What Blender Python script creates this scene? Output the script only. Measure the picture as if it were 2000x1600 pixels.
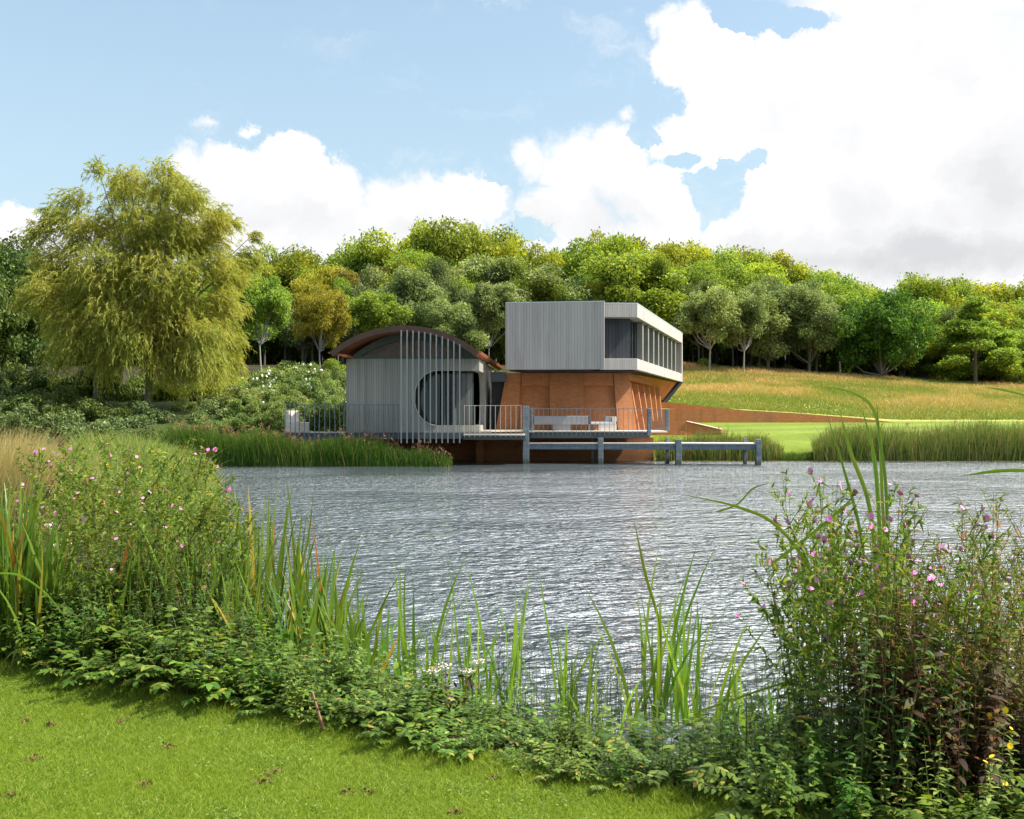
import bpy, math, random
import numpy as np
from mathutils import Vector, Matrix
R = math.radians
random.seed(7)
RG = np.random.default_rng(11)
scene = bpy.context.scene
COL = scene.collection
for o in list(bpy.data.objects): bpy.data.objects.remove(o)

# ------------------------------------------------------------------ camera
F, EYE, HOR = 1900.0, 2.05, 815.0        # focal length in photo pixels, eye height over the water, horizon row
cam = bpy.data.cameras.new('camera'); cam.sensor_width = 36; cam.lens = F/2000*36
cam.shift_y = (HOR-800)/2000; cam.clip_start = .05; cam.clip_end = 3000
co = bpy.data.objects.new('camera', cam); COL.objects.link(co)
co.location = (0, 0, EYE); co.rotation_euler = (R(90), 0, 0); scene.camera = co
scene.render.resolution_x, scene.render.resolution_y = 1024, 819
scene.view_settings.view_transform = 'Standard'; scene.view_settings.look = 'None'
scene.view_settings.exposure = 1.15; scene.view_settings.gamma = 1
scene.cycles.max_bounces = 8; scene.cycles.transparent_max_bounces = 12
scene.cycles.diffuse_bounces = 3; scene.cycles.glossy_bounces = 3; scene.cycles.transmission_bounces = 6
scene.cycles.caustics_reflective = False; scene.cycles.caustics_refractive = False

def at(px, py, Y): return Vector(((px-1000)*Y/F, Y, EYE-(py-HOR)*Y/F))
def ax(px, Y): return (px-1000)*Y/F
def az(py, Y): return EYE-(py-HOR)*Y/F

# ------------------------------------------------------------------ sun
SUN = Vector((.62, -.09, .80)).normalized()
sl = bpy.data.lights.new('sun', 'SUN'); sl.energy = 4.3; sl.angle = R(.5); sl.color = (1, .93, .80)
so = bpy.data.objects.new('sun', sl); COL.objects.link(so); so.rotation_euler = SUN.to_track_quat('Z', 'Y').to_euler()

# ------------------------------------------------------------------ node helpers
class NT:
    def __init__(s, tree): s.t = tree; s.n = tree.nodes; s.l = tree.links
    def new(s, typ, **kw):
        x = s.n.new(typ)
        for k, v in kw.items():
            if k.startswith('i_'):
                key = k[2:]; key = int(key) if key.isdigit() else key.replace('_', ' ')
                s.put(x.inputs[key], v)
            else: setattr(x, k, v)
        return x
    def put(s, sock, v):
        if isinstance(v, bpy.types.NodeSocket): s.l.new(v, sock)
        else: sock.default_value = v
    def m(s, op, a, b=None, c=None, clamp=False):
        x = s.n.new('ShaderNodeMath'); x.operation = op; x.use_clamp = clamp
        s.put(x.inputs[0], a)
        if b is not None: s.put(x.inputs[1], b)
        if c is not None: s.put(x.inputs[2], c)
        return x.outputs[0]
    def vm(s, op, a, b=None, out=0):
        x = s.n.new('ShaderNodeVectorMath'); x.operation = op
        s.put(x.inputs[0], a)
        if b is not None: s.put(x.inputs[1], b)
        return x.outputs[out]
    def mix(s, f, a, b, mode='MIX'):
        x = s.n.new('ShaderNodeMix'); x.data_type = 'RGBA'; x.blend_type = mode; x.clamp_factor = True
        s.put(x.inputs[0], f); s.put(x.inputs[6], a); s.put(x.inputs[7], b); return x.outputs[2]
    def noise(s, vec, scale, detail=3, rough=.5, out=0, dist=0):
        x = s.n.new('ShaderNodeTexNoise'); s.put(x.inputs['Vector'], vec)
        x.inputs['Scale'].default_value = scale; x.inputs['Detail'].default_value = detail
        x.inputs['Roughness'].default_value = rough; x.inputs['Distortion'].default_value = dist
        return x.outputs[out]
    def ramp(s, f, stops):
        x = s.n.new('ShaderNodeValToRGB'); e = x.color_ramp.elements
        while len(e) < len(stops): e.new(.5)
        for i, (p, c) in enumerate(stops):
            e[i].position = p; e[i].color = (c[0], c[1], c[2], 1) if hasattr(c, '__len__') else (c, c, c, 1)
        s.put(x.inputs[0], f); return x.outputs[0]
    def maprange(s, v, a, b, c=0, d=1, smooth=False):
        x = s.n.new('ShaderNodeMapRange'); x.interpolation_type = 'SMOOTHSTEP' if smooth else 'LINEAR'
        for i, q in enumerate((v, a, b, c, d)): s.put(x.inputs[i], q)
        return x.outputs[0]
    def comb(s, x, y, z):
        n = s.n.new('ShaderNodeCombineXYZ')
        for i, q in enumerate((x, y, z)): s.put(n.inputs[i], q)
        return n.outputs[0]
    def sep(s, v):
        n = s.n.new('ShaderNodeSeparateXYZ'); s.put(n.inputs[0], v); return n.outputs
def C4(c): return (c[0], c[1], c[2], 1)

# ------------------------------------------------------------------ world: sky with cumulus placed by direction
w = bpy.data.worlds.new('World'); scene.world = w; w.use_nodes = True
T = NT(w.node_tree); T.n.clear()
sky = T.new('ShaderNodeTexSky', sky_type='NISHITA', sun_disc=False, sun_elevation=R(53), sun_rotation=math.atan2(SUN.x, SUN.y),
            air_density=1.0, dust_density=1.0, ozone_density=1.0)
g = T.new('ShaderNodeTexCoord').outputs['Generated']
gx, gy, gz = T.sep(g)
azi = T.m('ARCTAN2', gx, gy); ele = T.m('ARCSINE', gz)
P = T.comb(azi, ele, 0.0)
def ang(px, py):
    X, Z = (px-1000)/F, (HOR-py)/F
    return math.atan2(X, 1), math.atan2(Z, math.hypot(1, X))
# billowing distortion of the coordinates, fine at the edges
nz = T.noise(P, 9.0, 5, .62, out=1); nz2 = T.noise(P, 34.0, 7, .72, out=1)
off = T.vm('SCALE', T.vm('SUBTRACT', nz, (.5, .5, .5)), None); off.node.inputs['Scale'].default_value = .075
off2 = T.vm('SCALE', T.vm('SUBTRACT', nz2, (.5, .5, .5)), None); off2.node.inputs['Scale'].default_value = .036
PD = T.vm('ADD', T.vm('ADD', P, off), off2)
PD = T.vm('MULTIPLY', PD, (1, 1, 0))
BL = [  # px, py, rx, ry of each billow
 (60, 480, 150, 62), (200, 520, 200, 90), (370, 305, 42, 48), (440, 330, 80, 68), (560, 345, 88, 88), (640, 390, 90, 88), (780, 395, 90, 78), (860, 430, 110, 85),
 (500, 450, 180, 110), (700, 480, 200, 110), (380, 420, 60, 100), (400, 226, 30, 16), (482, 240, 24, 14), (950, 385, 45, 30), (1035, 315, 45, 52), (1120, 325, 95, 88), (1200, 320, 90, 92),
 (1270, 390, 100, 90), (1110, 420, 120, 85), (1330, 440, 70, 60), (1000, 470, 60, 55), (1225, 480, 300, 60), (960, 400, 60, 40), (1230, 215, 26, 20),
 (1305, 25, 42, 32), (1360, 60, 70, 60), (1400, 130, 70, 80), (1440, 200, 110, 120), (1330, 260, 70, 46), (1360, 310, 60, 40), (1500, 120, 90, 60), (1600, 200, 160, 160), (1700, 90, 170, 120), (1850, 200, 300, 260), (1520, 30, 60, 12),
 (1640, 400, 260, 160), (1480, 410, 80, 80), (1440, 470, 90, 80), (1900, 480, 280, 150), (1700, 560, 400, 80), (1500, 560, 500, 60), (1860, -60, 340, 180), (2300, 250, 400, 450), (2700, 100, 500, 500), (1500, -260, 330, 170),
 (2100, -300, 500, 300), (700, 600, 900, 60), (-400, 520, 500, 110), (1330, 395, 60, 60), (1320, 100, 40, 50), (1560, 330, 120, 100), (1800, -600, 900, 420), (2600, -500, 700, 500), (2300, -1500, 1500, 500)]  # the highest billows are out of view, added for the water to reflect
fld = None
for (px, py, rx, ry) in BL:
    a, e = ang(px, py)
    d = T.vm('LENGTH', T.vm('MULTIPLY', T.vm('SUBTRACT', PD, (a, e, 0)), (F/rx, F/ry, 0)), out=1)
    d = T.m('MULTIPLY', T.m('SUBTRACT', 1.0, d), min(1.0, min(rx, ry)/70))
    fld = d if fld is None else T.m('MAXIMUM', fld, d)
for (px, py, rx, ry) in ((1395, 362, 52, 46), (1440, 312, 46, 18), (1040, 452, 44, 22), (1345, 300, 26, 20), (1440, 22, 60, 26), (1560, 30, 60, 20), (1270, 255, 30, 18), (960, 335, 34, 26)):
    a, e = ang(px, py)
    d = T.vm('LENGTH', T.vm('MULTIPLY', T.vm('SUBTRACT', PD, (a, e, 0)), (F/rx, F/ry, 0)), out=1)
    fld = T.m('SUBTRACT', fld, T.m('MULTIPLY', T.m('MAXIMUM', T.m('SUBTRACT', 1.35, d), 0.0), .75))
# scattered cumulus for the rest of the sky, away from the view
wide = T.noise(T.vm('MULTIPLY', g, (1, 1, 2.2)), 2.3, 6, .6)
rest = T.maprange(wide, .44, .56, 0, 1, True)
out_of_view = T.maprange(T.m('ABSOLUTE', azi), .62, .8, 0, 1, True)
out_of_view = T.m('MAXIMUM', out_of_view, T.maprange(ele, .5, .72, 0, 1, True))
mask = T.maprange(fld, -.01, T.maprange(T.noise(PD, 5.0, 2), .38, .62, .14, .62), 0, 1, True)
rest = T.m('MULTIPLY', rest, T.maprange(azi, -.35, .15, .25, 1, True))
mask = T.m('MAXIMUM', mask, T.m('MULTIPLY', rest, out_of_view))
veil = T.m('MULTIPLY', T.maprange(T.noise(T.vm('MULTIPLY', PD, (1, 2.2, 0)), 7.0, 6, .68), .50, .78, 0, .6, True), T.maprange(fld, -1.1, -.1, 0.0, 1.0, True))
mask = T.m('MAXIMUM', mask, veil)
# cloud shading: soft lilac-grey bases, brighter billow tops
GB = [(1800, 510, 460, 50, .85), (1600, 480, 300, 40, .5), (1960, 330, 110, 120, .6), (1850, 420, 260, 60, .35), (1560, 250, 120, 90, .16), (1650, 300, 140, 60, .2), (560, 430, 220, 60, .42), (780, 450, 160, 50, .3), (1150, 430, 180, 60, .36), (60, 470, 120, 30, .3), (1900, 170, 160, 120, .2), (1700, 410, 170, 70, .3), (1400, 540, 420, 50, .25)]
sh = None
for (px, py, rx, ry, k) in GB:
    a, e = ang(px, py)
    d = T.vm('LENGTH', T.vm('MULTIPLY', T.vm('SUBTRACT', PD, (a, e, 0)), (F/rx, F/ry, 0)), out=1)
    d = T.m('MULTIPLY', T.maprange(d, 0, 1.5, 1, 0, True), k)
    sh = d if sh is None else T.m('MAXIMUM', sh, d)
puff = T.noise(PD, 14.0, 5, .55)
sh = T.m('ADD', sh, T.maprange(puff, .38, .72, 0.0, .34))
ccol = T.mix(sh, C4((5.0, 5.0, 5.05)), C4((3.35, 3.38, 3.48)))
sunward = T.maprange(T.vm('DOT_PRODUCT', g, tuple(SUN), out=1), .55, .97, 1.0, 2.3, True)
_cc = ccol; ccol = T.vm('SCALE', _cc, None); front = T.m('MULTIPLY', T.maprange(T.m('ABSOLUTE', T.m('SUBTRACT', azi, .3)), .7, 1.3, 1, 0, True), T.m('MULTIPLY', T.maprange(ele, .41, .54, 0, 1, True), T.maprange(ele, 1.0, 1.3, 1, 0, True)))  # added boost: unseen clouds above the frame brighten the water's reflections
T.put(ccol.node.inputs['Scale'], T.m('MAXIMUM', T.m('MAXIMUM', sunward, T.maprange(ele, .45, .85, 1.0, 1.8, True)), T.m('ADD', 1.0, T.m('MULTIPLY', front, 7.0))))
skc = T.vm('MULTIPLY', sky.outputs[0], (1.30, 1.27, 1.08))
hz = T.maprange(ele, 0.0, .55, .80, 0.18, True)
skc = T.mix(hz, skc, C4((2.4, 3.1, 3.6)))
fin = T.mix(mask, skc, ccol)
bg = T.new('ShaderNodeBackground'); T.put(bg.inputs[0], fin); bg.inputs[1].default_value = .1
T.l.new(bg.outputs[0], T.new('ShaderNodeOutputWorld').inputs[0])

# ------------------------------------------------------------------ materials
def mat(name):
    m = bpy.data.materials.new(name); m.use_nodes = True; t = NT(m.node_tree); t.n.clear()
    return m, t, t.new('ShaderNodeOutputMaterial')
def principled(t, out, col, rough=.6, spec=.3, metal=0, normal=None):
    b = t.new('ShaderNodeBsdfPrincipled'); t.put(b.inputs['Base Color'], C4(col) if isinstance(col, tuple) and len(col) == 3 else col)
    t.put(b.inputs['Roughness'], rough); b.inputs['Specular IOR Level'].default_value = spec; b.inputs['Metallic'].default_value = metal
    if normal is not None: t.l.new(normal, b.inputs['Normal'])
    t.l.new(b.outputs[0], out.inputs[0]); return b
def leafmat(name, stops, trans=.35, rough=.6, spec=.14, tcol=(1.25, 1.15, .5), hue=.018, patch=None):
    m, t, out = mat(name)
    a = t.new('ShaderNodeAttribute', attribute_name='rnd').outputs['Fac']
    oi = t.new('ShaderNodeObjectInfo').outputs['Random']
    c = t.ramp(a, stops)
    if patch:
        pos = t.new('ShaderNodeNewGeometry').outputs['Position']
        f = t.maprange(t.noise(pos, patch[0], 3), .4, .62)
        c = t.mix(f, c, t.mix(.75, c, C4(patch[1])))
    hs = t.new('ShaderNodeHueSaturation'); t.put(hs.inputs['Color'], c)
    t.put(hs.inputs['Hue'], t.maprange(oi, 0, 1, .5-hue, .5+hue)); t.put(hs.inputs['Value'], t.maprange(t.m('FRACT', t.m('MULTIPLY', oi, 7.3)), 0, 1, .82, 1.18))
    c = hs.outputs[0]
    b = t.new('ShaderNodeBsdfPrincipled'); t.put(b.inputs['Base Color'], c); b.inputs['Roughness'].default_value = rough; b.inputs['Specular IOR Level'].default_value = spec
    tr = t.new('ShaderNodeBsdfTranslucent'); t.put(tr.inputs[0], t.vm('MULTIPLY', c, tcol))
    mx = t.new('ShaderNodeMixShader'); mx.inputs[0].default_value = trans
    t.l.new(b.outputs[0], mx.inputs[1]); t.l.new(tr.outputs[0], mx.inputs[2]); t.l.new(mx.outputs[0], out.inputs[0])
    return m
def plain(name, col, rough=.6, spec=.3, metal=0, var=.15, scale=4.0, bump=0):
    m, t, out = mat(name); oc = t.new('ShaderNodeTexCoord').outputs['Object']
    n = t.noise(oc, scale, 4, .6)
    c = t.mix(n, C4(tuple(x*(1-var) for x in col)), C4(tuple(min(1, x*(1+var)) for x in col)))
    nm = None
    if bump:
        b = t.new('ShaderNodeBump'); b.inputs['Strength'].default_value = bump; b.inputs['Distance'].default_value = .02
        t.put(b.inputs['Height'], t.noise(oc, scale*6, 4)); nm = b.outputs[0]
    principled(t, out, c, rough, spec, metal, nm); return m
M = {}
def boards(name, c1, c2, wd=.13, groove=.45, rough=.75):
    m, t, out = mat(name); p = t.new('ShaderNodeNewGeometry').outputs['Position']
    x, y, z = t.sep(p)
    u = t.m('DIVIDE', t.m('ADD', x, t.m('MULTIPLY', y, .93)), wd)
    wn = t.new('ShaderNodeTexWhiteNoise', noise_dimensions='1D'); t.put(wn.inputs['W'], t.m('FLOOR', u))
    fr = t.m('FRACT', u)
    gr = t.m('LESS_THAN', t.m('ABSOLUTE', t.m('SUBTRACT', fr, .5)), .40)
    grain = t.noise(t.vm('MULTIPLY', p, (9, 9, .9)), 2.0, 5, .6)
    stain = t.noise(t.vm('MULTIPLY', p, (1, 1, .6)), .55, 4, .6)
    f = t.m('ADD', t.m('MULTIPLY', wn.outputs[0], .42), t.m('ADD', t.m('MULTIPLY', grain, .38), t.m('MULTIPLY', stain, .35)))
    c = t.mix(t.m('SUBTRACT', f, .08), C4(c1), C4(c2))
    drip = t.noise(t.vm('MULTIPLY', p, (3.2, 3.2, .18)), 1.0, 5, .7); c = t.mix(t.maprange(drip, .46, .72, 0, .5), c, C4(tuple(q*.55 for q in c1)))
    c = t.mix(gr, t.mix(groove, c, C4((0.02, .02, .02))), c)
    b = t.new('ShaderNodeBump'); b.inputs['Strength'].default_value = .6; b.inputs['Distance'].default_value = .02; t.put(b.inputs['Height'], t.m('ADD', gr, t.m('MULTIPLY', grain, .4)))
    principled(t, out, c, rough, .25, 0, b.outputs[0]); return m
M['concrete'] = boards('board_marked_concrete', (.33, .315, .305), (.47, .45, .435), wd=.11, groove=.24)
M['concrete_shed'] = boards('weathered_boards', (.24, .24, .22), (.40, .395, .355), wd=.10, groove=.32)
M['fin'] = plain('grey_green_fins', (.20, .205, .18), .7, .2, var=.2)
M['palebar'] = plain('weathered_pale_bars', (.40, .37, .34), .6, .3, var=.15)
M['dark_boards'] = boards('dark_boards', (.04, .045, .052), (.09, .10, .115), wd=.16)
def brickmat(name, ca, cb, mortar):
    m, t, out = mat(name); p = t.new('ShaderNodeNewGeometry').outputs['Position']; x, y, z = t.sep(p)
    uv = t.comb(t.m('ADD', x, t.m('MULTIPLY', y, .95)), z, 0.0)
    b = t.new('ShaderNodeTexBrick'); t.put(b.inputs['Vector'], uv); b.inputs['Scale'].default_value = 1; b.inputs['Brick Width'].default_value = .225; b.inputs['Row Height'].default_value = .075
    b.inputs['Mortar Size'].default_value = .009; b.inputs['Color1'].default_value = C4(ca); b.inputs['Color2'].default_value = C4(cb); b.inputs['Mortar'].default_value = C4(mortar)
    b.inputs['Bias'].default_value = 0
    n = t.noise(t.vm('MULTIPLY', p, (4, 4, 12)), 1.0, 5, .7); n2 = t.noise(p, .6, 3)
    c = t.mix(t.maprange(n, .3, .7, 0, .6), b.outputs[0], C4(tuple(q*.5 for q in ca)))
    c = t.mix(t.maprange(n2, .35, .7, 0, .35), c, C4((.30, .17, .11)))
    strk = t.noise(t.vm('MULTIPLY', p, (2.2, 2.2, .22)), 1.0, 5, .65); c = t.mix(t.maprange(strk, .5, .72, 0, .45), c, C4((.16, .08, .045)))
    damp = t.maprange(t.m('ADD', z, t.m('MULTIPLY', n, .5)), .35, .75, .75, 0.0, True); c = t.mix(t.m('MULTIPLY', damp, .7), c, C4((.10, .075, .04)))
    bp = t.new('ShaderNodeBump'); bp.inputs['Strength'].default_value = .5; bp.inputs['Distance'].default_value = .01; t.put(bp.inputs['Height'], t.m('SUBTRACT', 1.0, b.outputs[1]))
    principled(t, out, c, .85, .15, 0, bp.outputs[0]); return m
M['brick'] = brickmat('orange_brick', (.60, .225, .08), (.47, .165, .06), (.42, .22, .12))
M['corten'] = plain('rusty_steel', (.058, .038, .030), .75, .2, var=.5, scale=3)
M['corten_light'] = plain('rusty_steel_underside', (.34, .13, .065), .7, .2, var=.4, scale=3)
M['slate'] = plain('dark_slate_paint', (.06, .075, .085), .5, .4, var=.3, scale=3)
M['bluegrey'] = plain('blue_grey_timber', (.115, .155, .185), .6, .3, var=.35, scale=5, bump=.3)
m, t, out = mat('weathered_blue_grey_timber'); p = t.new('ShaderNodeNewGeometry').outputs['Position']; x, y, z = t.sep(p)
g1 = t.noise(t.vm('MULTIPLY', p, (6, 6, 1.2)), 2.2, 5, .65); g2 = t.noise(t.vm('MULTIPLY', p, (1.0, 6, 9)), 1.5, 4, .6)
c = t.mix(t.maprange(t.m('ADD', g1, g2), .75, 1.25, 0, 1), C4((.075, .105, .13)), C4((.17, .21, .24)))
alg = t.maprange(t.m('ADD', z, t.m('MULTIPLY', g1, .3)), .22, .48, .8, 0, True); c = t.mix(alg, c, C4((.045, .055, .03)))
b = t.new('ShaderNodeBump'); b.inputs['Strength'].default_value = .4; b.inputs['Distance'].default_value = .02; t.put(b.inputs['Height'], g1)
principled(t, out, c, .65, .25, 0, b.outputs[0]); M['bluegrey'] = m
M['steel'] = plain('galvanised_steel', (.17, .20, .22), .45, .5, metal=.2, var=.2, scale=6)
M['decktop'] = plain('pale_deck_boards', (.60, .55, .48), .7, .25, var=.2, scale=3)
M['greenframe'] = plain('grey_green_frame', (.09, .11, .10), .6, .3, var=.2)
M['woodint'] = plain('timber_lining', (.50, .30, .20), .7, .2, var=.5, scale=5)
M['black'] = plain('dark_interior_and_shade', (.02, .022, .025), .8, .2)
M['stone'] = plain('pale_stone', (.55, .51, .46), .8, .2, var=.15, scale=5, bump=.2)
M['cushion'] = plain('pale_cushion', (.42, .45, .52), .9, .1, var=.08)
M['greyfabric'] = plain('grey_fabric', (.22, .23, .26), .9, .1, var=.1)
M['curtain'] = boards('grey_curtain', (.22, .22, .225), (.48, .47, .45), wd=.11, groove=.6)
M['cap'] = plain('zinc_capping', (.48, .55, .58), .4, .5, metal=.3)
def glassmat(name, tint=(.72, .76, .76), refl=.12):
    m, t, out = mat(name); tr = t.new('ShaderNodeBsdfTransparent'); tr.inputs[0].default_value = C4(tint)
    gl = t.new('ShaderNodeBsdfGlossy'); gl.inputs['Roughness'].default_value = .02; gl.inputs[0].default_value = (1, 1, 1, 1)
    fr = t.new('ShaderNodeFresnel'); fr.inputs[0].default_value = 1.5; mx = t.new('ShaderNodeMixShader')
    t.put(mx.inputs[0], t.m('MULTIPLY', fr.outputs[0], refl*6)); t.l.new(tr.outputs[0], mx.inputs[1]); t.l.new(gl.outputs[0], mx.inputs[2]); t.l.new(mx.outputs[0], out.inputs[0]); return m
M['glass'] = glassmat('window_glass')
M['bark'] = plain('grey_bark', (.15, .14, .125), .9, .15, var=.45, scale=3, bump=.6)
M['barkpale'] = plain('pale_bark', (.26, .26, .25), .9, .15, var=.3, scale=3, bump=.4)
M['barkdark'] = plain('dark_bark', (.13, .12, .11), .9, .1, var=.4, scale=2)
# ground: a colour attribute says which cover grows where, noise breaks it up
m, t, out = mat('ground_cover'); p = t.new('ShaderNodeNewGeometry').outputs['Position']
cv = t.new('ShaderNodeVertexColor', layer_name='cover').outputs[0]
n1 = t.noise(p, .35, 5, .6); n2 = t.noise(p, 3.0, 5, .65); n3 = t.noise(p, 45.0, 3, .6)
v = t.m('ADD', t.m('ADD', t.m('MULTIPLY', n1, .5), t.m('MULTIPLY', n2, .5)), t.m('MULTIPLY', n3, .5))
cc = t.vm('MULTIPLY', cv, t.comb(t.maprange(v, .45, 1.05, .55, 1.5), t.maprange(v, .45, 1.05, .65, 1.35), t.maprange(v, .45, 1.05, .6, 1.4)))
b = t.new('ShaderNodeBump'); b.inputs['Strength'].default_value = .6; b.inputs['Distance'].default_value = .03; t.put(b.inputs['Height'], t.m('ADD', n3, n2))
principled(t, out, cc, .9, .1, 0, b.outputs[0]); M['ground'] = m
# water
m, t, out = mat('pond_water'); p = t.new('ShaderNodeNewGeometry').outputs['Position']
px_, py_, pz_ = t.sep(p)
def wv(sx, sy, sc, det, dist=.4): return t.noise(t.vm('MULTIPLY', p, (sx, sy, 1)), sc, det, .55, dist=dist)
rot = t.new('ShaderNodeVectorRotate'); rot.rotation_type = 'Z_AXIS'; rot.inputs['Angle'].default_value = R(-14); t.l.new(p, rot.inputs[0]); pr = rot.outputs[0]
h1 = t.noise(t.vm('MULTIPLY', pr, (1.0, 1.2, 1)), 4.6, 2.5, .5, dist=.9)
h2 = t.noise(t.vm('MULTIPLY', pr, (1.0, 2.0, 1)), 1.6, 2, .5, dist=.3)
h3 = t.noise(t.vm('MULTIPLY', p, (1.0, 1.6, 1)), 13.0, 2, .5)
gust = t.maprange(t.noise(t.vm('MULTIPLY', p, (.5, 1.0, 1)), .22, 3, .5),   .38, .62, .45, 1.2)
ridge = t.m('SUBTRACT', 1.0, t.m('ABSOLUTE', t.m('SUBTRACT', t.m('MULTIPLY', t.noise(t.vm('MULTIPLY', pr, (.9, 1.5, 1)), 2.6, 1.5, .5, dist=.8), 2.0), 1.0)))
hh = t.m('ADD', t.m('MULTIPLY', ridge, .035), t.m('ADD', t.m('ADD', t.m('MULTIPLY', h1, .125), t.m('MULTIPLY', h2, .14)), t.m('MULTIPLY', h3, .022)))
b = t.new('ShaderNodeBump'); t.put(b.inputs['Strength'], 1.0); b.inputs['Distance'].default_value = 1.0; b.inputs['Filter Width'].default_value = .1
t.put(b.inputs['Height'], t.m('MULTIPLY', hh, gust))
pb = principled(t, out, (.058, .072, .080), .03, .5, 0, b.outputs[0]); pb.inputs['IOR'].default_value = 1.75; M['water'] = m

# ------------------------------------------------------------------ mesh helpers
def link(o, parent=None):
    COL.objects.link(o)
    if parent is not None: o.parent = parent
    return o
def tag(o, label=None, cat=None, group=None, kind=None):
    for k, v in (('label', label), ('category', cat), ('group', group), ('kind', kind)):
        if v: o[k] = v
    return o
def thing(name, label, cat, group=None, loc=(0, 0, 0)):
    o = bpy.data.objects.new(name, None); o.location = loc; o.empty_display_size = .2; link(o); return tag(o, label, cat, group)
def mesh_np(name, V, Fs, mats=(), rnd=None, smooth=False, mi=None):
    """V (n,3); Fs one (m,k) face array or a list of them; rnd one value per face"""
    if not isinstance(Fs, (list, tuple)): Fs = [Fs]
    me = bpy.data.meshes.new(name); nl = sum(f.size for f in Fs); nf = sum(len(f) for f in Fs)
    me.vertices.add(len(V)); me.vertices.foreach_set('co', np.ascontiguousarray(V, dtype=np.float32).ravel())
    me.loops.add(nl); me.polygons.add(nf)
    li = np.concatenate([f.ravel() for f in Fs]).astype(np.int32)
    tot = np.concatenate([np.full(len(f), f.shape[1]) for f in Fs]).astype(np.int32)
    st = np.concatenate([[0], np.cumsum(tot)[:-1]]).astype(np.int32)
    me.loops.foreach_set('vertex_index', li); me.polygons.foreach_set('loop_start', st)
    if rnd is not None:
        a = me.attributes.new('rnd', 'FLOAT', 'FACE'); a.data.foreach_set('value', np.ascontiguousarray(rnd, dtype=np.float32))
    for q in mats: me.materials.append(q)
    if mi is not None: me.polygons.foreach_set('material_index', mi.astype(np.int32))
    me.update(calc_edges=True)
    if smooth: me.polygons.foreach_set('use_smooth', np.ones(nf, dtype=bool))
    return me
def obj(name, me, parent=None): return link(bpy.data.objects.new(name, me), parent)
class MB:
    def __init__(s): s.v = []; s.f = []
    def prism(s, poly, vec):
        """closed polygon (list of 3-vectors) extruded by vec"""
        n = len(poly); b = len(s.v); vec = Vector(vec); poly = [Vector(q) for q in poly]
        s.v += [tuple(q) for q in poly] + [tuple(q+vec) for q in poly]
        s.f.append(tuple(range(b+n-1, b-1, -1))); s.f.append(tuple(range(b+n, b+2*n)))
        for i in range(n): j = (i+1) % n; s.f.append((b+i, b+j, b+n+j, b+n+i))
        return s
    def box(s, x0, x1, y0, y1, z0, z1):
        return s.prism([(x0, y0, z0), (x0, y1, z0), (x1, y1, z0), (x1, y0, z0)], (0, 0, z1-z0))
    def wallbox(s, a, b, z0, z1, th, side=1):
        """vertical slab over the plan line a->b, thickness th towards side"""
        a, b = Vector((a[0], a[1], 0)), Vector((b[0], b[1], 0)); d = (b-a).normalized(); n = Vector((-d.y, d.x, 0))*side*th
        return s.prism([a+Vector((0, 0, z0)), b+Vector((0, 0, z0)), b+n+Vector((0, 0, z0)), a+n+Vector((0, 0, z0))], (0, 0, z1-z0))
    def tube(s, p, q, r0, r1=None, n=8):
        r1 = r0 if r1 is None else r1; p, q = Vector(p), Vector(q); d = (q-p).normalized(); a = d.orthogonal().normalized(); c = d.cross(a); b = len(s.v)
        for (o, r) in ((p, r0), (q, r1)):
            for i in range(n): t_ = 2*math.pi*i/n; s.v.append(tuple(o+(a*math.cos(t_)+c*math.sin(t_))*r))
        for i in range(n): j = (i+1) % n; s.f.append((b+i, b+j, b+n+j, b+n+i))
        s.f.append(tuple(range(b+n-1, b-1, -1))); s.f.append(tuple(range(b+n, b+2*n))); return s
    def build(s, name, m, parent=None, bevel=0):
        me = bpy.data.meshes.new(name); me.from_pydata(s.v, [], s.f); me.materials.append(m); me.update()
        o = obj(name, me, parent)
        import bmesh
        bm = bmesh.new(); bm.from_mesh(me); bmesh.ops.recalc_face_normals(bm, faces=bm.faces)
        if bevel: bmesh.ops.bevel(bm, geom=list(bm.edges), offset=bevel, segments=1, affect='EDGES')
        bm.to_mesh(me); bm.free(); return o
def nrm(v): return v/np.maximum(np.linalg.norm(v, axis=-1, keepdims=True), 1e-9)
def ribbons(P, D, L, W, prof, droop=0.0, roll=.6, rng=RG, side=None, bow=None):
    """n curved ribbons (leaves, blades): P (n,3), D (n,3) unit, L (n,), W (n,), prof half-width factors along the ribbon"""
    n = len(P); K = len(prof)-1; L = np.broadcast_to(L, (n,)); W = np.broadcast_to(W, (n,)); dr = np.broadcast_to(droop, (n,))
    t = np.linspace(0, 1, K+1)
    C = P[:, None, :]+D[:, None, :]*(L[:, None]*t)[..., None]
    C[..., 2] -= (L*dr)[:, None]*t**2
    if bow is not None: C = C+bow[:, None, :]*((t**2)*L[:, None])[..., None]
    if side is None:
        up = np.tile([0., 0., 1.], (n, 1)); s0 = np.cross(D, up); bad = np.linalg.norm(s0, axis=1) < .25
        rv = rng.normal(size=(n, 3)); s0[bad] = np.cross(D[bad], rv[bad]); s0 = nrm(s0); u0 = nrm(np.cross(s0, D)); a = rng.normal(0, roll, n)
        S = s0*np.cos(a)[:, None]+u0*np.sin(a)[:, None]
    else: S = side
    w = (W[:, None]*np.asarray(prof)[None, :]*.5)[..., None]
    A = C-S[:, None, :]*w; B = C+S[:, None, :]*w
    V = np.stack([A, B], 2).reshape(-1, 3)
    i = (np.arange(n)*(K+1)*2)[:, None]+np.arange(K)[None, :]*2
    Fq = np.stack([i, i+1, i+3, i+2], -1).reshape(-1, 4)
    return V, Fq, np.repeat(rng.random(n), K)
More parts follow.
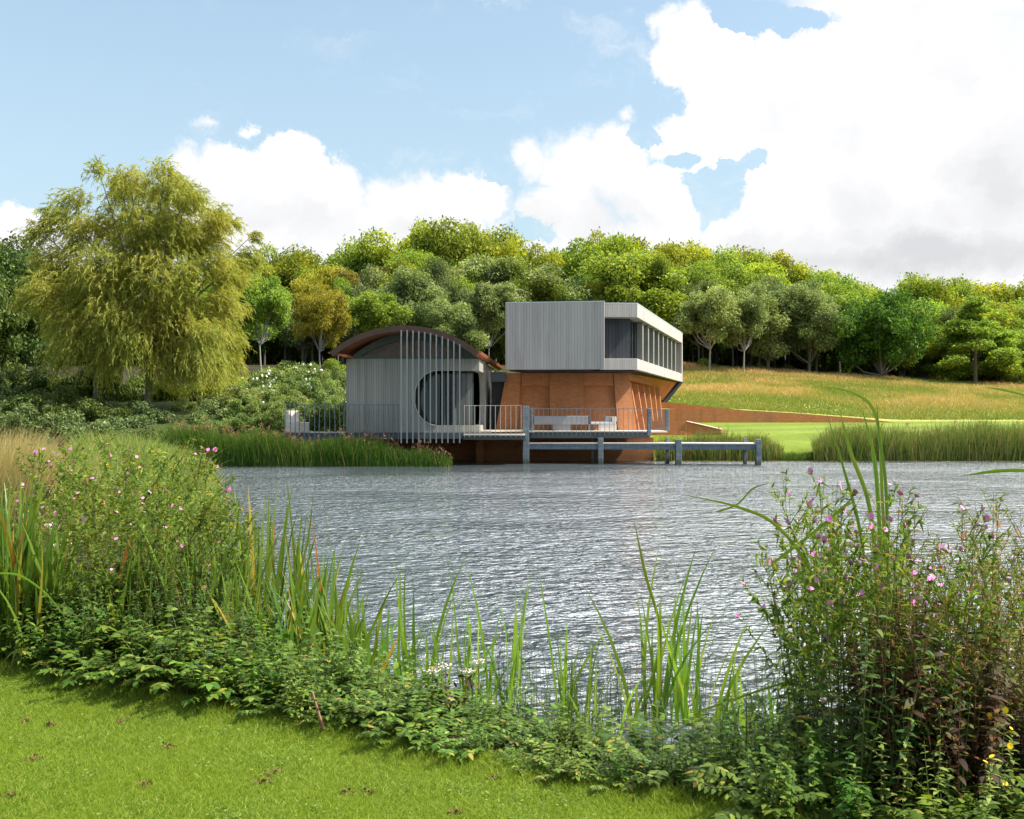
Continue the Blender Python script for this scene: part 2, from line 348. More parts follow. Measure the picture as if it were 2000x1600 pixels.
def tubes(P, Q, r0, r1, n=5, bend=None):
    """straight or bent tapered tubes P->Q"""
    m_ = len(P); K = 3; t = np.linspace(0, 1, K+1); r0 = np.broadcast_to(r0, (m_,)); r1 = np.broadcast_to(r1, (m_,))
    C = P[:, None]*(1-t)[None, :, None]+Q[:, None]*t[None, :, None]
    if bend is not None: C = C+bend[:, None]*(4*t*(1-t))[None, :, None]
    D = nrm(Q-P); ref = np.where(np.abs(D[:, 2:3]) < .9, np.array([[0., 0, 1]]), np.array([[1., 0, 0]])); A = nrm(np.cross(D, ref)); B = np.cross(D, A)
    th = np.arange(n)*2*np.pi/n; rad = r0[:, None]*(1-t)+r1[:, None]*t
    ring = A[:, None, None]*np.cos(th)[None, None, :, None]+B[:, None, None]*np.sin(th)[None, None, :, None]
    V = (C[:, :, None]+ring*rad[:, :, None, None]).reshape(-1, 3)
    base = (np.arange(m_)*(K+1)*n)[:, None, None]+(np.arange(K)*n)[None, :, None]; j = np.arange(n)[None, None, :]; k = (j+1) % n
    Fq = np.stack([base+j, base+k, base+n+k, base+n+j], -1).reshape(-1, 4); return V, Fq
def merge(parts):
    V = []; Fq = []; rn = []; o = 0
    for q in parts:
        V.append(q[0]); Fq.append(q[1]+o); o += len(q[0]); rn.append(q[2] if len(q) > 2 else np.full(len(q[1]), .5))
    return np.concatenate(V), np.concatenate(Fq), np.concatenate(rn)
def sph(n, rng): return nrm(rng.normal(size=(n, 3)))

# ------------------------------------------------------------------ terrain
SHORE = np.array([(60, -6), (10, 1.2), (4.2, 3.3), (1.7, 4.95), (-.6, 6.35), (-1.7, 7.4), (-2.6, 9.4), (-3.9, 12), (-7.2, 24), (-11.5, 35), (-13.4, 40.5), (-12.8, 43.2), (-8, 43.5), (-3.2, 43.7), (-2.8, 47.6), (6.6, 47.6), (7.2, 45.9), (14, 45.8), (17, 46.2), (24, 45.6), (40, 45.2), (60, 44)], float)
def sdist(X, Y):
    """signed distance to the pond, positive on land"""
    d = np.full(X.shape, 1e9); ins = np.zeros(X.shape, bool); n = len(SHORE)
    for i in range(n):
        a, b_ = SHORE[i], SHORE[(i+1) % n]; e = b_-a; wx, wy = X-a[0], Y-a[1]
        t_ = np.clip((wx*e[0]+wy*e[1])/(e@e), 0, 1); d = np.minimum(d, np.hypot(wx-t_*e[0], wy-t_*e[1]))
        c = ((a[1] > Y) != (b_[1] > Y)) & (X < (b_[0]-a[0])*(Y-a[1])/((b_[1]-a[1]) if b_[1] != a[1] else 1e-9)+a[0]); ins ^= c
    return np.where(ins, -d, d)
def ss(a, b, x): t_ = np.clip((x-a)/(b-a), 0, 1); return t_*t_*(3-2*t_)
def gz(X, Y):
    X = np.asarray(X, float); Y = np.asarray(Y, float); sd = sdist(X, Y)
    crest = np.where(X > 15.8, 6.8-(X-15.8)*.064, 6.8); crest = np.maximum(crest, 2.0)
    y = Y
    right = np.interp(y, [44, 46, 48, 50, 56, 60], [.2, .3, .8, 1.25, 1.75, 2.1])
    right = np.where(y > 60, 2.1+(crest-2.1)*np.clip((y-60)/30, 0, 1.03), right)
    wall = np.interp(X, [8, 12.4, 16.5, 22.7], [.95, .68, .45, 0])*ss(56.2, 57.6, y)*(1-ss(60, 80, y))
    right = right+wall
    left = np.interp(y, [42, 44, 48, 52, 60, 75, 90], [.3, .5, 1.6, 2.6, 3.6, 5.6, 6.9])
    k = ss(-11, -8.2, X); H = left*(1-k)+right*k
    mid = (X > -9) & (X < 6.4) & (y < 60); H = np.where(mid, np.minimum(H, .95), H)
    near = .45+0*X; nb = ss(30, 42, Y); lb = .45+np.clip(-X-8, 0, 40)*.05
    H = H*nb+np.where(X < -6, lb, near)*(1-nb)
    bank = np.where(Y < 30, 1.25, 1.6)
    z = H*ss(-.15, bank, sd)
    return np.where(sd > -.15, z-.02*(sd < 0), -np.minimum(1.0, (-sd-.15)*.6)-.02)
gxs = np.unique(np.concatenate([np.arange(-600, -60, 30), np.arange(-60, -15, 1.2), np.arange(-15, -5, .4), np.arange(-5, 4, .13), np.arange(4, 30, .4), np.arange(30, 70, 1.5), np.arange(70, 620, 30)]))
gys = np.unique(np.concatenate([np.arange(-80, 2, 4), np.arange(2, 9, .13), np.arange(9, 42, .5), np.arange(42, 60, .25), np.arange(60, 100, .9), np.arange(100, 900, 30)]))
GX, GY = np.meshgrid(gxs, gys); GZ = gz(GX, GY)
rr = np.random.default_rng(3)
V = np.stack([GX, GY, GZ], -1).reshape(-1, 3)
nx, ny = len(gxs), len(gys); ii = (np.arange(ny-1)[:, None]*nx+np.arange(nx-1)[None, :]); Fg = np.stack([ii, ii+1, ii+nx+1, ii+nx], -1).reshape(-1, 4)
me = mesh_np('ground', V, Fg, [M['ground']], smooth=True)
sdG = sdist(GX, GY).reshape(-1); X, Y = V[:, 0], V[:, 1]
c = np.tile(np.array([.060, .105, .018]), (len(V), 1))
def put(mask, col): c[mask] = c[mask]*(1-mask_w(mask))+0
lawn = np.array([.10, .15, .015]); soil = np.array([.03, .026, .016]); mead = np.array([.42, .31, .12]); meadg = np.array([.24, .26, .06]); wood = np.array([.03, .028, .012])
LE0 = np.array([-3.3, 6.27]); LU = np.array([.874, -.486]); LN = np.array([.486, .874])
def lo(X, Y): return (X-LE0[0])*LN[0]+(Y-LE0[1])*LN[1]      # offset from the lawn edge towards the water
nearm = Y < 30
c[nearm] = np.where((lo(X, Y)[nearm] < -.02)[:, None], lawn*.8, soil)
farm = (Y >= 44) & (X > 6.6) & (Y < 56.6); c[farm] = np.array([.115, .165, .018])*(1+.10*np.sign(np.sin((Y[farm]-X[farm]*.18)*2.4)))[:, None]
fm = (Y >= 56.6) & (X > 5); k = ss(57, 72, Y)[:, None]; c[fm] = (meadg*(1-k)+mead*k)[fm]
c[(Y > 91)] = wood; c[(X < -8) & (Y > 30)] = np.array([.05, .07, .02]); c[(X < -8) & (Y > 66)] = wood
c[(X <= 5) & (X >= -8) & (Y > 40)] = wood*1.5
e = ss(0, .35, np.abs(sdG-.1))[:, None]; c = c*e+np.array([.045, .04, .02])*(1-e)
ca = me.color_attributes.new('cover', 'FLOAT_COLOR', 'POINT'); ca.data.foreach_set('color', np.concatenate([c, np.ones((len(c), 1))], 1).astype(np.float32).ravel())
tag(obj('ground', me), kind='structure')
wm = MB(); wm.v = [(-30, -10, 0), (120, -10, 0), (120, 60, 0), (-30, 60, 0)]; wm.f = [(0, 1, 2, 3)]
tag(wm.build('pond_water', M['water']), kind='structure')

# ------------------------------------------------------------------ house: brick base under a concrete box
rv = Vector((.293, .956, 0)); nv = Vector((.956, -.293, 0))
Cc = Vector((5.67, 44.0, 0)); Dd = Cc+rv*16.3
ZT, ZU, ZL, ZB = 7.21, 6.57, 4.70, 4.20
house = thing('house', 'two-storey house, grey concrete box cantilevered over a battered orange brick base', 'house')
Al = Vector((-.30, 43.9, 0)); Ar = Vector((4.12, 43.3, 0)); back_l = Al+rv*15; Bk = Vector((5.0, 58.9, 0))
def plan(pts, z0, z1): return MB().prism([(q[0], q[1], z0) for q in pts], (0, 0, z1-z0))
# front screen wall, standing proud of the rest
plan([Al, Ar, Ar+Vector((.03, .42, 0)), Al+Vector((.03, .42, 0))], ZB, ZT-.02).build('wall', M['concrete'], house, .012)
MB().wallbox(Al+Vector((.03, .44, 0)), back_l, ZB, ZT-.06, .3, -1).build('wall', M['concrete'], house)
Ci = Vector((4.0, 43.95, 0))
inner = [Ci, Cc, Dd, Dd-nv*.6, Cc-nv*.62+rv*.55, Ci+Vector((0, .55, 0))]
for nm, a, b_ in (('upper_band', ZU, ZT-.03), ('lower_band', ZB, ZL)): plan(inner, a, b_).build(nm, M['concrete'], house, .012)
plan([Al+Vector((.2, .4, 0)), Ci+Vector((.2, .3, 0)), Cc-nv*.3+rv*.3, Dd-nv*.3, Bk, back_l], ZT-.2, ZT-.06).build('roof', M['slate'], house)
plan([Al+Vector((.2, .3, 0)), Ci+Vector((.2, .3, 0)), Cc-nv*.2+rv*.2, Dd-nv*.2-rv*.2, Bk, back_l], ZB-.06, ZB+.2).build('floor_slab', M['black'], house)  # black colour paints in the shadow under the overhanging box
cp = MB(); th = .05
for a, b_, y0 in ((Al, Ar, ZT-.02), (Ci+Vector((.15, 0, 0)), Cc, ZT-.03), (Cc, Dd, ZT-.03)):
    cp.wallbox(a+Vector((0, 0, 0)), b_, y0+.002, y0+.045, .4, 1)
cp.build('roof_capping', M['cap'], house)
pl = Ci+Vector((.1, .6, 0)); W0 = Cc-nv*.40+rv*.55
MB().wallbox(Vector((4.0, 44.62, 0)), Vector((W0.x-.03, 44.62, 0)), ZL, ZU, .2, 1).build('wall', M['dark_boards'], house)
MB().wallbox(Dd-rv*.35, Dd-nv*.6-rv*.35, ZL+.002, ZU-.002, .35, -1).build('wall', M['concrete'], house)
MB().wallbox(Dd-nv*.6, Bk, ZB+.2, ZT-.2, .3, -1).build('wall', M['concrete'], house)
MB().wallbox(back_l, Bk, ZB+.2, ZT-.2, .3, 1).build('wall', M['concrete'], house)
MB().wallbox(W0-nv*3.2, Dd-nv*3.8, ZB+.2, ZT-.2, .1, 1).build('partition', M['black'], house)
nf = 9
for i in range(nf):
    p0 = W0+rv*(.02+i*1.68)
    if i: MB().wallbox(p0, p0+rv*.30, ZL+.002, ZU-.002, .26, -1).build('fin', M['fin'], house)
    fr = MB(); a = p0+rv*(.31 if i else .0); b_ = p0+rv*1.66; q = -nv*.1
    g_ = MB().wallbox(a+q, b_+q, ZL+.05, ZU-.05, .02, 1)
    for (u0, u1, z0, z1) in ((a, b_, ZL+.002, ZL+.06), (a, b_, ZU-.06, ZU-.002), (a, a+rv*.06, ZL+.06, ZU-.06), (b_-rv*.06, b_, ZL+.06, ZU-.06), ((a+b_)/2-rv*.025, (a+b_)/2+rv*.025, ZL+.06, ZU-.06)):
        fr.wallbox(u0-nv*.06, u1-nv*.06, z0, z1, .09, 1)
    wd = fr.build('window', M['slate'], house); g_.build('pane', M['glass'], wd)
# brick base
def fpt(px, top): return Vector((ax(px, 45.75 if top else 45.2), 45.75 if top else 45.2, ZB-.07 if top else 1.2))
def base_prism(pxt0, pxt1, pxb0, pxb1, dy, zt=ZB-.07, name='wall'):
    f = (ZB-.07-zt)/(ZB-.07-1.2)
    def pt(pt_, pb_, ff): a = fpt(pt_, 1); b2 = fpt(pb_, 0); q = a.lerp(b2, ff); q.y += dy; return q
    tl, tr, br, bl = pt(pxt0, pxb0, f), pt(pxt1, pxb1, f), pt(pxt1, pxb1, 1), pt(pxt0, pxb0, 1)
    return MB().prism([tl, tr, br, bl], (0, .6-dy, 0))
base_prism(989, 1228, 966, 1245, .24).build('brick_wall', M['brick'], house)
base_prism(989, 1018, 966, 1010, -.004).build('pier', M['brick'], house)
base_prism(1073, 1139, 1075, 1143, -.002).build('pier', M['brick'], house)
base_prism(1198, 1228, 1208, 1245, -.003).build('pier', M['brick'], house)
f_ = fpt(989, 1); MB().prism([fpt(1018.5, 1)+Vector((0, -.002, 0)), fpt(1072.5, 1)+Vector((0, -.002, 0)), fpt(1072.5, 1)+Vector((0, -.10, -.6)), fpt(1018.5, 1)+Vector((0, -.10, -.6))], (0, .23, 0)).build('brick_header', M['brick'], house)
MB().prism([fpt(1139.5, 1)+Vector((0, -.002, 0)), fpt(1197.5, 1)+Vector((0, -.002, 0)), fpt(1197.5, 1)+Vector((0, -.10, -.6)), fpt(1139.5, 1)+Vector((0, -.10, -.6))], (0, .23, 0)).build('brick_header', M['brick'], house)
# side of the base: recessed wall, leaning buttresses, flared soffit
MB().prism([(5.1, 46.36, 1.2), (8.75, 58.2, 1.2), (8.75, 58.2, 4.1), (5.1, 46.36, 4.1)], (-.4, .1, 0)).build('brick_wall', M['brick'], house)
T0 = at(1228, 725, 45.75); T1 = Vector((9.95, 58.6, ZB-.02)); K1 = at(1293, 783, 58.0); Km = at(1284, 757, 56.0); K0 = at(1231, 742, 46.1)
MB().prism([T0, T1, K1, Km, K0], (-.35, .02, .0)).build('brick_soffit', M['brick'], house)
st = MB(); a = Vector((10.38, 58.9, ZB-.02)); b_ = K1+Vector((.05, .2, -.05))
st.prism([a, a+Vector((-.5, 0, 0)), b_+Vector((-.25, 0, .05)), b_+Vector((.16, 0, -.2))], (0, .5, 0)); st.build('strut', M['black'], house)
for Yb in (46.6, 48.4, 50.2, 52.0, 53.8, 55.6):
    s = (Yb-45.75)/(58.6-45.75); xt = T0.x+(T1.x-T0.x)*s
    xin = 5.1+(8.75-5.1)*(Yb-46.36)/(58.2-46.36)-.1
    k = 1-.65*s
    xk = xt-.12-.55*s
    zt_ = 3.72-.0*s
    MB().prism([(xin, Yb, 1.2), (xk+.52*k, Yb, 1.2), (xk+.05, Yb, zt_), (xin, Yb, zt_)], (0.07, .26, 0)).build('buttress', M['brick'], house)
MB().box(-.2, 5.3, 45.9, 46.3, 1.2, 4.1).build('brick_wall', M['brick'], house)
MB().prism([(-.2, 46.0, .9), (4.5, 58.5, .9), (8.2, 58.1, .9), (4.9, 46.2, .9)], (0, 0, 3.2)).build('core', M['brick'], house)
# link between the two buildings
MB().box(-1.0, -.28, 45.2, 47, 4.15-.45, 4.15).build('link_beam', M['slate'], house)
MB().box(-.98, -.35, 46.2, 48, 1.2, 3.7).build('link_wall', M['dark_boards'], house)
# plinth standing in the water
pln = thing('brick_plinth', 'low orange brick plinth rising from the water beneath the timber decks', 'plinth')
MB().box(ax(945, 46), ax(1276, 46), 45.9, 50, -.6, 1.10).build('plinth_wall', M['brick'], pln)
MB().box(ax(930, 45.4), ax(945, 45.4), 45.3, 50, -.6, 1.10).build('pier', M['brick'], pln)
MB().box(ax(720, 46.5), ax(930, 46.5)-.003, 46.6, 50, -.6, 1.10).build('plinth_wall', M['brick'], pln)

# retaining wall and steps on the lawn
rw = thing('retaining_wall', 'long tapering orange brick retaining wall between lawn and meadow', 'retaining wall')
def rwp(pts, Y, th): return MB().prism([at(x, y, Y) for x, y in pts], (0, th, 0))
rwp([(1285, 799), (1420, 799.5), (1560, 807.5), (1680, 817), (1775, 828), (1775, 836), (1560, 840), (1285, 838)], 56, .35).build('wall', M['brick'], rw)
rwp([(1285, 785), (1308, 787), (1420, 798.2), (1460, 802), (1285, 815)], 57.2, .3).build('wall', M['brick'], rw)
pt_ = thing('brick_planter', 'low brick planter wedge beside the deck on the lawn', 'planter')
MB().prism([(ax(1246, 49.5), 49.5, 1.1), (ax(1340, 49.5), 49.5, 1.1), (ax(1340, 49.5), 49.5, 1.84), (ax(1246, 49.5), 49.5, 1.84)], (0, .3, 0)).build('planter_wall', M['brick'], pt_)
MB().prism([at(1340.2, 823, 49.5), at(1408, 838.5, 49.5), at(1408, 846, 49.5), at(1340.2, 850, 49.5)], (.25, .4, 0)).build('sloping_wall', M['brick'], pt_)
MB().prism([at(1340.2, 822.5, 49.45), at(1408, 838, 49.45), at(1408, 839, 49.45), at(1340.2, 823.2, 49.45)], (.1, .2, 0)).build('coping', M['stone'], pt_)

# ------------------------------------------------------------------ arched pavilion
pav = thing('pavilion', 'weathered grey boarded pavilion under a rusty barrel-arched roof beside the pond', 'pavilion')
XL, XR = ax(676, 42), ax(936, 42); ZW, Z0 = 4.57, 1.39; OZ0, OZ1 = 1.70, 4.06; OX = ax(809, 42); rx, rz = 1.0, (OZ1-OZ0)/2; zc = (OZ0+OZ1)/2
arc = [(OX+rx-rx*math.sin(t_), zc+rz*math.cos(t_)) for t_ in np.linspace(0, math.pi, 28)]
poly = [(XL, Z0), (XL, ZW), (XR, ZW), (XR, OZ1)]+arc+[(XR, OZ0), (XR, Z0)]
MB().prism([(x, 42, z) for x, z in poly], (0, .28, 0)).build('wall', M['concrete_shed'], pav)
S0 = Vector((XR, 42.283, 0)); S1 = Vector((ax(964, 50), 50, 0)); sd_ = (S1-S0).normalized(); sn = Vector((-sd_.y, sd_.x, 0))*.28
arc2 = [(3.1-.7+.7*math.sin(t_), zc+rz*math.cos(t_)) for t_ in np.linspace(0, math.pi, 20)]
LL = (S1-S0).length; poly2 = [(0, ZW-.002), (LL, ZW-.002), (LL, Z0), (0, Z0), (0, OZ0+.001)]+arc2[::-1]+[(0, OZ1-.001)]
MB().prism([S0+sd_*u+Vector((0, 0, z)) for u, z in poly2], sn).build('wall', M['concrete_shed'], pav)
MB().box(XL, XL+.28, 42.285, 50, Z0, ZW-.002).build('wall', M['concrete_shed'], pav)
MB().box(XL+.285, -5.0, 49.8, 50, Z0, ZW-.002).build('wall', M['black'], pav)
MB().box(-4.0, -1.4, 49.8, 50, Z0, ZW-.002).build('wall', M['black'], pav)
MB().box(XL-.03, S1.x+.02, 41.9, 50.2, 1.12, Z0-.003).build('floor_slab', M['slate'], pav)
MB().box(XL+.29, XR-.29, 42.3, 49.7, Z0, Z0+.03).build('floor', M['greyfabric'], pav)
rs = MB(); 
# rim and tympanum
for i in range(len(arc)-1):
    (xa, za), (xb, zb) = arc[i], arc[i+1]
    def outw(x, z, k=.02): v_ = Vector((x-(OX+rx), 0, z-zc)); v_.normalize(); return (x+v_.x*k, z+v_.z*k)
    (xc, zc2), (xd, zd) = outw(xa, za), outw(xb, zb)
    rs.prism([(xa, 41.97, za), (xb, 41.97, zb), (xd, 41.97, zd), (xc, 41.97, zc2)], (0, .028, 0))
rs.build('rim', M['stone'], pav)
def arch(x0, x1, zb, rise, n=28): return [(x0+(x1-x0)*(1-math.cos(t_))/2, zb+rise*math.sin(t_)) for t_ in np.linspace(0, math.pi, n)]
def arch_par(x0, x1, zb, rise, n=28): return [(x0+(x1-x0)*u, zb+rise*(1-(2*u-1)**2)) for u in np.linspace(0, 1, n)]
tx0, tx1 = ax(684, 42.1), ax(934, 42.1)
o_ = arch_par(tx0, tx1, ZW+.05, az(648, 42.1)-ZW-.05); i_ = arch_par(ax(703, 42.1), ax(910, 42.1), ZW+.10, az(664, 42.1)-ZW-.10)
fr = MB()
for k in range(27): fr.prism([(o_[k][0], 42.05, o_[k][1]), (o_[k+1][0], 42.05, o_[k+1][1]), (i_[k+1][0], 42.05, i_[k+1][1]), (i_[k][0], 42.05, i_[k][1])], (0, .15, 0))
fr.box(tx0, tx1, 42.04, 42.22, ZW+.003, ZW+.115)
tf = fr.build('gable_frame', M['greenframe'], pav)
gp = MB(); gp.prism([(x, 42.16, z) for x, z in i_], (0, .02, 0)); gp.build('pane', glassmat('gable_glass', (.85, .85, .85), .05), tf)
MB().prism([(x, 42.9, z) for x, z in arch_par(tx0, tx1, ZW-.2, az(648, 42.1)-ZW+.15)], (0, .1, 0)).build('lining', M['woodint'], pav)
# roof: barrel slab
hc, rise, zch = 3.08, 1.08, 4.78; xc0 = ax(790, 40.8); RR = (hc*hc+rise*rise)/(2*rise); aa = math.asin(hc/RR)
def roofz(x): return zch+rise-RR+math.sqrt(max(0, RR*RR-(x-xc0)**2))
def slab(a0, a1, r0, r1, y0, y1, n=40):
    mb = MB(); ts = np.linspace(a0, a1, n); zc_ = zch+rise-RR; b = 0
    pts = [(xc0+r1*math.sin(t_), zc_+r1*math.cos(t_)) for t_ in ts]+[(xc0+r0*math.sin(t_), zc_+r0*math.cos(t_)) for t_ in ts[::-1]]
    sh_ = .82*(y1-y0)/12.6
    mb.prism([(x, y0, z) for x, z in pts], (sh_, y1-y0, 0)); return mb
slab(-aa, aa, RR-.05, RR, 40.80, 53.4).build('roof', M['corten'], pav)
slab(-aa*.985, aa*.985, RR-.17, RR-.053, 40.95, 53.3).build('roof_lining', M['corten_light'], pav)
slab(-aa*1.01, aa*1.01, RR-.22, RR+.03, 40.68, 40.797).build('fascia', M['corten'], pav)
ev = MB(); ev.prism([(xc0+hc-.12, 40.8, zch-.16), (xc0+hc+.10, 40.8, zch-.10), (xc0+hc+.16, 40.8, zch+.02), (xc0+hc+.0, 40.8, zch+.05)], (.82, 12.6, 0)); ev.build('eave', M['corten_light'], pav)
ev = MB(); ev.prism([(xc0-hc-.14, 40.8, zch-.0), (xc0-hc-.1, 40.8, zch-.06), (XL+.2, 40.8, zch-.22), (XL+.2, 40.8, zch-.10)], (.1, 1.2, 0)); ev.build('eave', M['corten_light'], pav)
# inside: glazed screens, curtains
for (a, b_) in ((-4.35, -3.45), (-2.45, -1.75)):
    MB().box(a, b_, 43.9, 43.98, Z0+.035, ZW-.3).build('curtain', M['curtain'], pav)
gs = MB(); xs = [-4.5, -3.75, -3.0, -2.35, -1.75]
for x in xs: gs.box(x-.03, x+.03, 43.4, 43.5, Z0+.035, 4.2)
gs.box(-4.53, -1.72, 43.39, 43.51, 4.2, 4.3)
sc = gs.build('glazed_screen', M['slate'], pav)
MB().box(-4.45, -1.75, 43.44, 43.45, Z0+.1, 4.2).build('pane', M['glass'], sc)
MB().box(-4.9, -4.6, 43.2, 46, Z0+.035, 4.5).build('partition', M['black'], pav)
MB().wallbox(S0+sd_*.0+Vector((-1.2, 1.5, 0)), S0+sd_*5+Vector((-.9, 0, 0)), Z0+.035, 4.4, .08, 1).build('curtain', M['curtain'], pav)
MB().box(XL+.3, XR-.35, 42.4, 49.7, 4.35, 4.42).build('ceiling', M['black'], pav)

# tall steel slats in front of the pavilion
for i in range(11):
    px = 783.6+11.42*i; x = ax(px, 40.55)
    ztop = roofz(x)-.18
    o = MB().box(x-.024, x+.024, 40.5, 40.6, az(865.5, 40.55), ztop).build('slat', M['steel'], None)
    o.parent = pav

# ------------------------------------------------------------------ decks, railings, posts
dk = thing('timber_deck', 'raised timber deck with pale boards in front of the brick wall', 'deck')
DZ = 1.44
MB().box(ax(1034, 42.7), ax(1304, 42.7), 42.75, 45.6, DZ-.06, DZ).build('deck_boards', M['decktop'], dk)
MB().box(ax(1036, 42.75), ax(1270, 42.75), 42.80, 43.0, 1.13, DZ-.063).build('edge_beam', M['slate'], dk)
MB().box(ax(1036, 42.75), ax(1268, 42.75), 43.3, 45.6, 1.102, DZ-.063).build('joists', M['slate'], dk)
wk = thing('timber_walkway', 'lower timber walkway deck between the pavilion and the tall post', 'deck')
MB().box(ax(905, 41.4), ax(1026, 41.4), 41.4, 42.7, 1.27, 1.32).build('deck_boards', M['decktop'], wk)
MB().box(ax(934, 42.0), ax(1030, 42.7), 42.705, 45.3, 1.40, 1.47).build('deck_step', M['decktop'], wk)
MB().box(ax(905, 41.4), ax(1026, 41.4), 41.45, 41.6, 1.09, 1.268).build('edge_beam', M['slate'], wk)
MB().box(ax(916, 41.9), ax(1026, 41.9), 41.7, 45.3, 1.10, 1.268).build('joists', M['slate'], wk)
lt = thing('stone_terrace', 'narrow terrace deck left of the pavilion behind the reeds', 'deck')
MB().box(ax(552, 41.6), XL-.035, 41.6, 45.5, 1.12, 1.38).build('slab', M['slate'], lt)

def railing(name, label, px0, px1, Y, zb, zt, step, m, lean=0, th=.028):
    t_ = thing(name, label, 'railing', loc=(0, 0, 0)); n = int(round((px1-px0)/step))
    for i in range(n+1):
        x = ax(px0+(px1-px0)*i/n, Y); l = (random.uniform(-1, 1)*lean)
        MB().prism([(x-th/2+l, Y, zb), (x+th/2+l, Y, zb), (x+th/2, Y, zt+(random.uniform(0, .05) if lean else 0)), (x-th/2, Y, zt)], (0, .05, 0)).build('bar', m, t_)
    MB().box(ax(px0, Y), ax(px1, Y), Y+.055, Y+.075, zt-.03, zt-.005).build('rail', m, t_)
    MB().box(ax(px0, Y), ax(px1, Y), Y+.055, Y+.075, zb+.12, zb+.15).build('rail', m, t_)
    return t_
railing('railing', 'dark bar railing in front of the pavilion wall, half hidden by the reeds', 557, 778, 41.3, az(862, 41.3), az(790, 41.3), 9.6, M['bluegrey'], .05, .03)
railing('railing', 'pale steel bar railing of the lower walkway beside the tall post', 907, 1018, 41.2, az(853.5, 41.2), az(791.5, 41.2), 9.75, M['palebar'], 0, .026)
railing('railing', 'fine grey railing in front of the bench and the lounge chair', 1043, 1264, 42.6, az(850, 42.6), az(797.5, 42.6), 9.2, M['steel'], 0, .018)
railing('railing', 'short end railing between the two right-hand deck posts', 1277, 1298, 43.2, az(838, 43.2), az(800, 43.2), 4.2, M['steel'], 0, .015)
def post(px0, px1, Y, py0, py1, label, m=M['bluegrey'], d=.26):
    o = MB().box(ax(px0, Y), ax(px1, Y), Y, Y+d, az(py1, Y), az(py0, Y)).build('timber_post', m, None, .012); return tag(o, label, 'post')
post(1021, 1033.5, 42.5, 793, 916, 'tallest blue-grey timber post standing in the water at the deck corner')
post(1035.5, 1040.5, 42.95, 797, 846, 'slim timber post right behind the tall water post', d=.15)
post(1265, 1272, 42.55, 798, 851, 'timber post at the front right deck corner', d=.16)
post(1300.5, 1307, 43.1, 799, 843, 'timber post at the far right end of the deck railing', d=.16)
jt = thing('mooring_fence', 'blue-grey timber beam fence standing in the water with pale sunlit top', 'fence')
prev = 1034
for k, (px, Y) in enumerate(((1173, 42.3), (1325, 42.0), (1481, 41.6))):
    hw = 5.0 if k == 0 else (5 if k == 2 else 5.5)
    MB().box(ax(px-hw, Y), ax(px+hw, Y), Y-.1, Y+.13, -.6, az(855.5 if k == 0 else 858, Y)).build('post', M['bluegrey'], jt, .012)
    MB().box(ax(px-hw-(4 if k else 2.5), Y)-.15, ax(px-2.5, Y)-.15, Y+1.1, Y+1.3, -.6, az(857, Y)).build('post', M['bluegrey'], jt, .012)
    Yp = (42.6, 42.3, 42.0)[k]
    a = Vector((ax(prev, Yp), Yp+.02, 0)); b_ = Vector((ax(px-hw, Y), Y+.02, 0)); zt_ = az(866, 42.3)
    bm_ = MB().wallbox(a, b_, zt_-.27, zt_-.03, .1, 1); bm_.build('beam', M['bluegrey'], jt)
    MB().wallbox(a+Vector((0, -.02, 0)), b_+Vector((0, -.02, 0)), zt_-.028, zt_+.02, 1.25, 1).build('walk_board', M['decktop'], jt)
    MB().wallbox(a, b_, -.05, .02, .12, 1).build('beam', M['slate'], jt)
    prev = px+hw
# ------------------------------------------------------------------ furniture
bn = thing('bench', 'long grey backed bench on the deck against the brick wall', 'bench')
bx0, bx1 = ax(1041, 43.9), ax(1152, 43.9)
MB().box(bx0, bx1, 43.95, 44.05, DZ+.28, az(812.5, 43.95)).build('backrest', M['greyfabric'], bn, .015)
MB().box(bx0, bx1, 44.052, 44.6, DZ+.3, DZ+.42).build('seat', M['cushion'], bn, .02)
for x in (bx0, bx1-.06): MB().box(x, x+.06, 43.95, 44.6, DZ, az(812.5, 43.95)+.02).build('side_panel', M['greyfabric'], bn)
MB().box(bx0+.9, bx0+1.7, 44.0, 44.5, DZ, DZ+.28).build('base', M['greyfabric'], bn)
lg = thing('lounge_chair', 'pale low lounge chair with blue-grey back cushion on the deck', 'lounge chair')
lx0, lx1 = ax(1154, 43.9), ax(1204, 43.9)
MB().box(lx0+.35, lx1, 43.9, 44.5, DZ, DZ+.29).build('base', M['stone'], lg, .01)
MB().box(lx0, lx1-.02, 43.88, 44.55, DZ+.292, DZ+.40).build('seat', M['cushion'], lg, .02)
MB().box(lx1-.2, lx1, 43.88, 44.55, DZ+.40, az(814, 43.88)).build('armrest', M['stone'], lg, .015)
MB().prism([(lx1-.58, 43.9, DZ+.402), (lx1-.22, 43.9, DZ+.402), (lx1-.22, 43.9, DZ+.64), (lx1-.48, 43.9, DZ+.64)], (0, .5, 0)).build('cushion', M['greyfabric'], lg, .02)
MB().box(lx0+.05, lx0+.12, 43.95, 44.02, DZ, DZ+.29).build('leg', M['slate'], lg)
ch = thing('block_chair', 'chunky pale stone block armchair at the left end of the terrace', 'chair', loc=(ax(574, 42.3), 42.3, 1.38)); ch.rotation_euler = (0, 0, R(-33))
MB().box(-.38, -.1, -.2, .42, 0, .95).build('backrest', M['stone'], ch, .015)
MB().box(-.098, .5, -.1, .42, 0, .45).build('seat', M['stone'], ch, .015)
MB().box(-.09, .56, -.32, -.102, 0, .5).build('armrest', M['stone'], ch, .015)

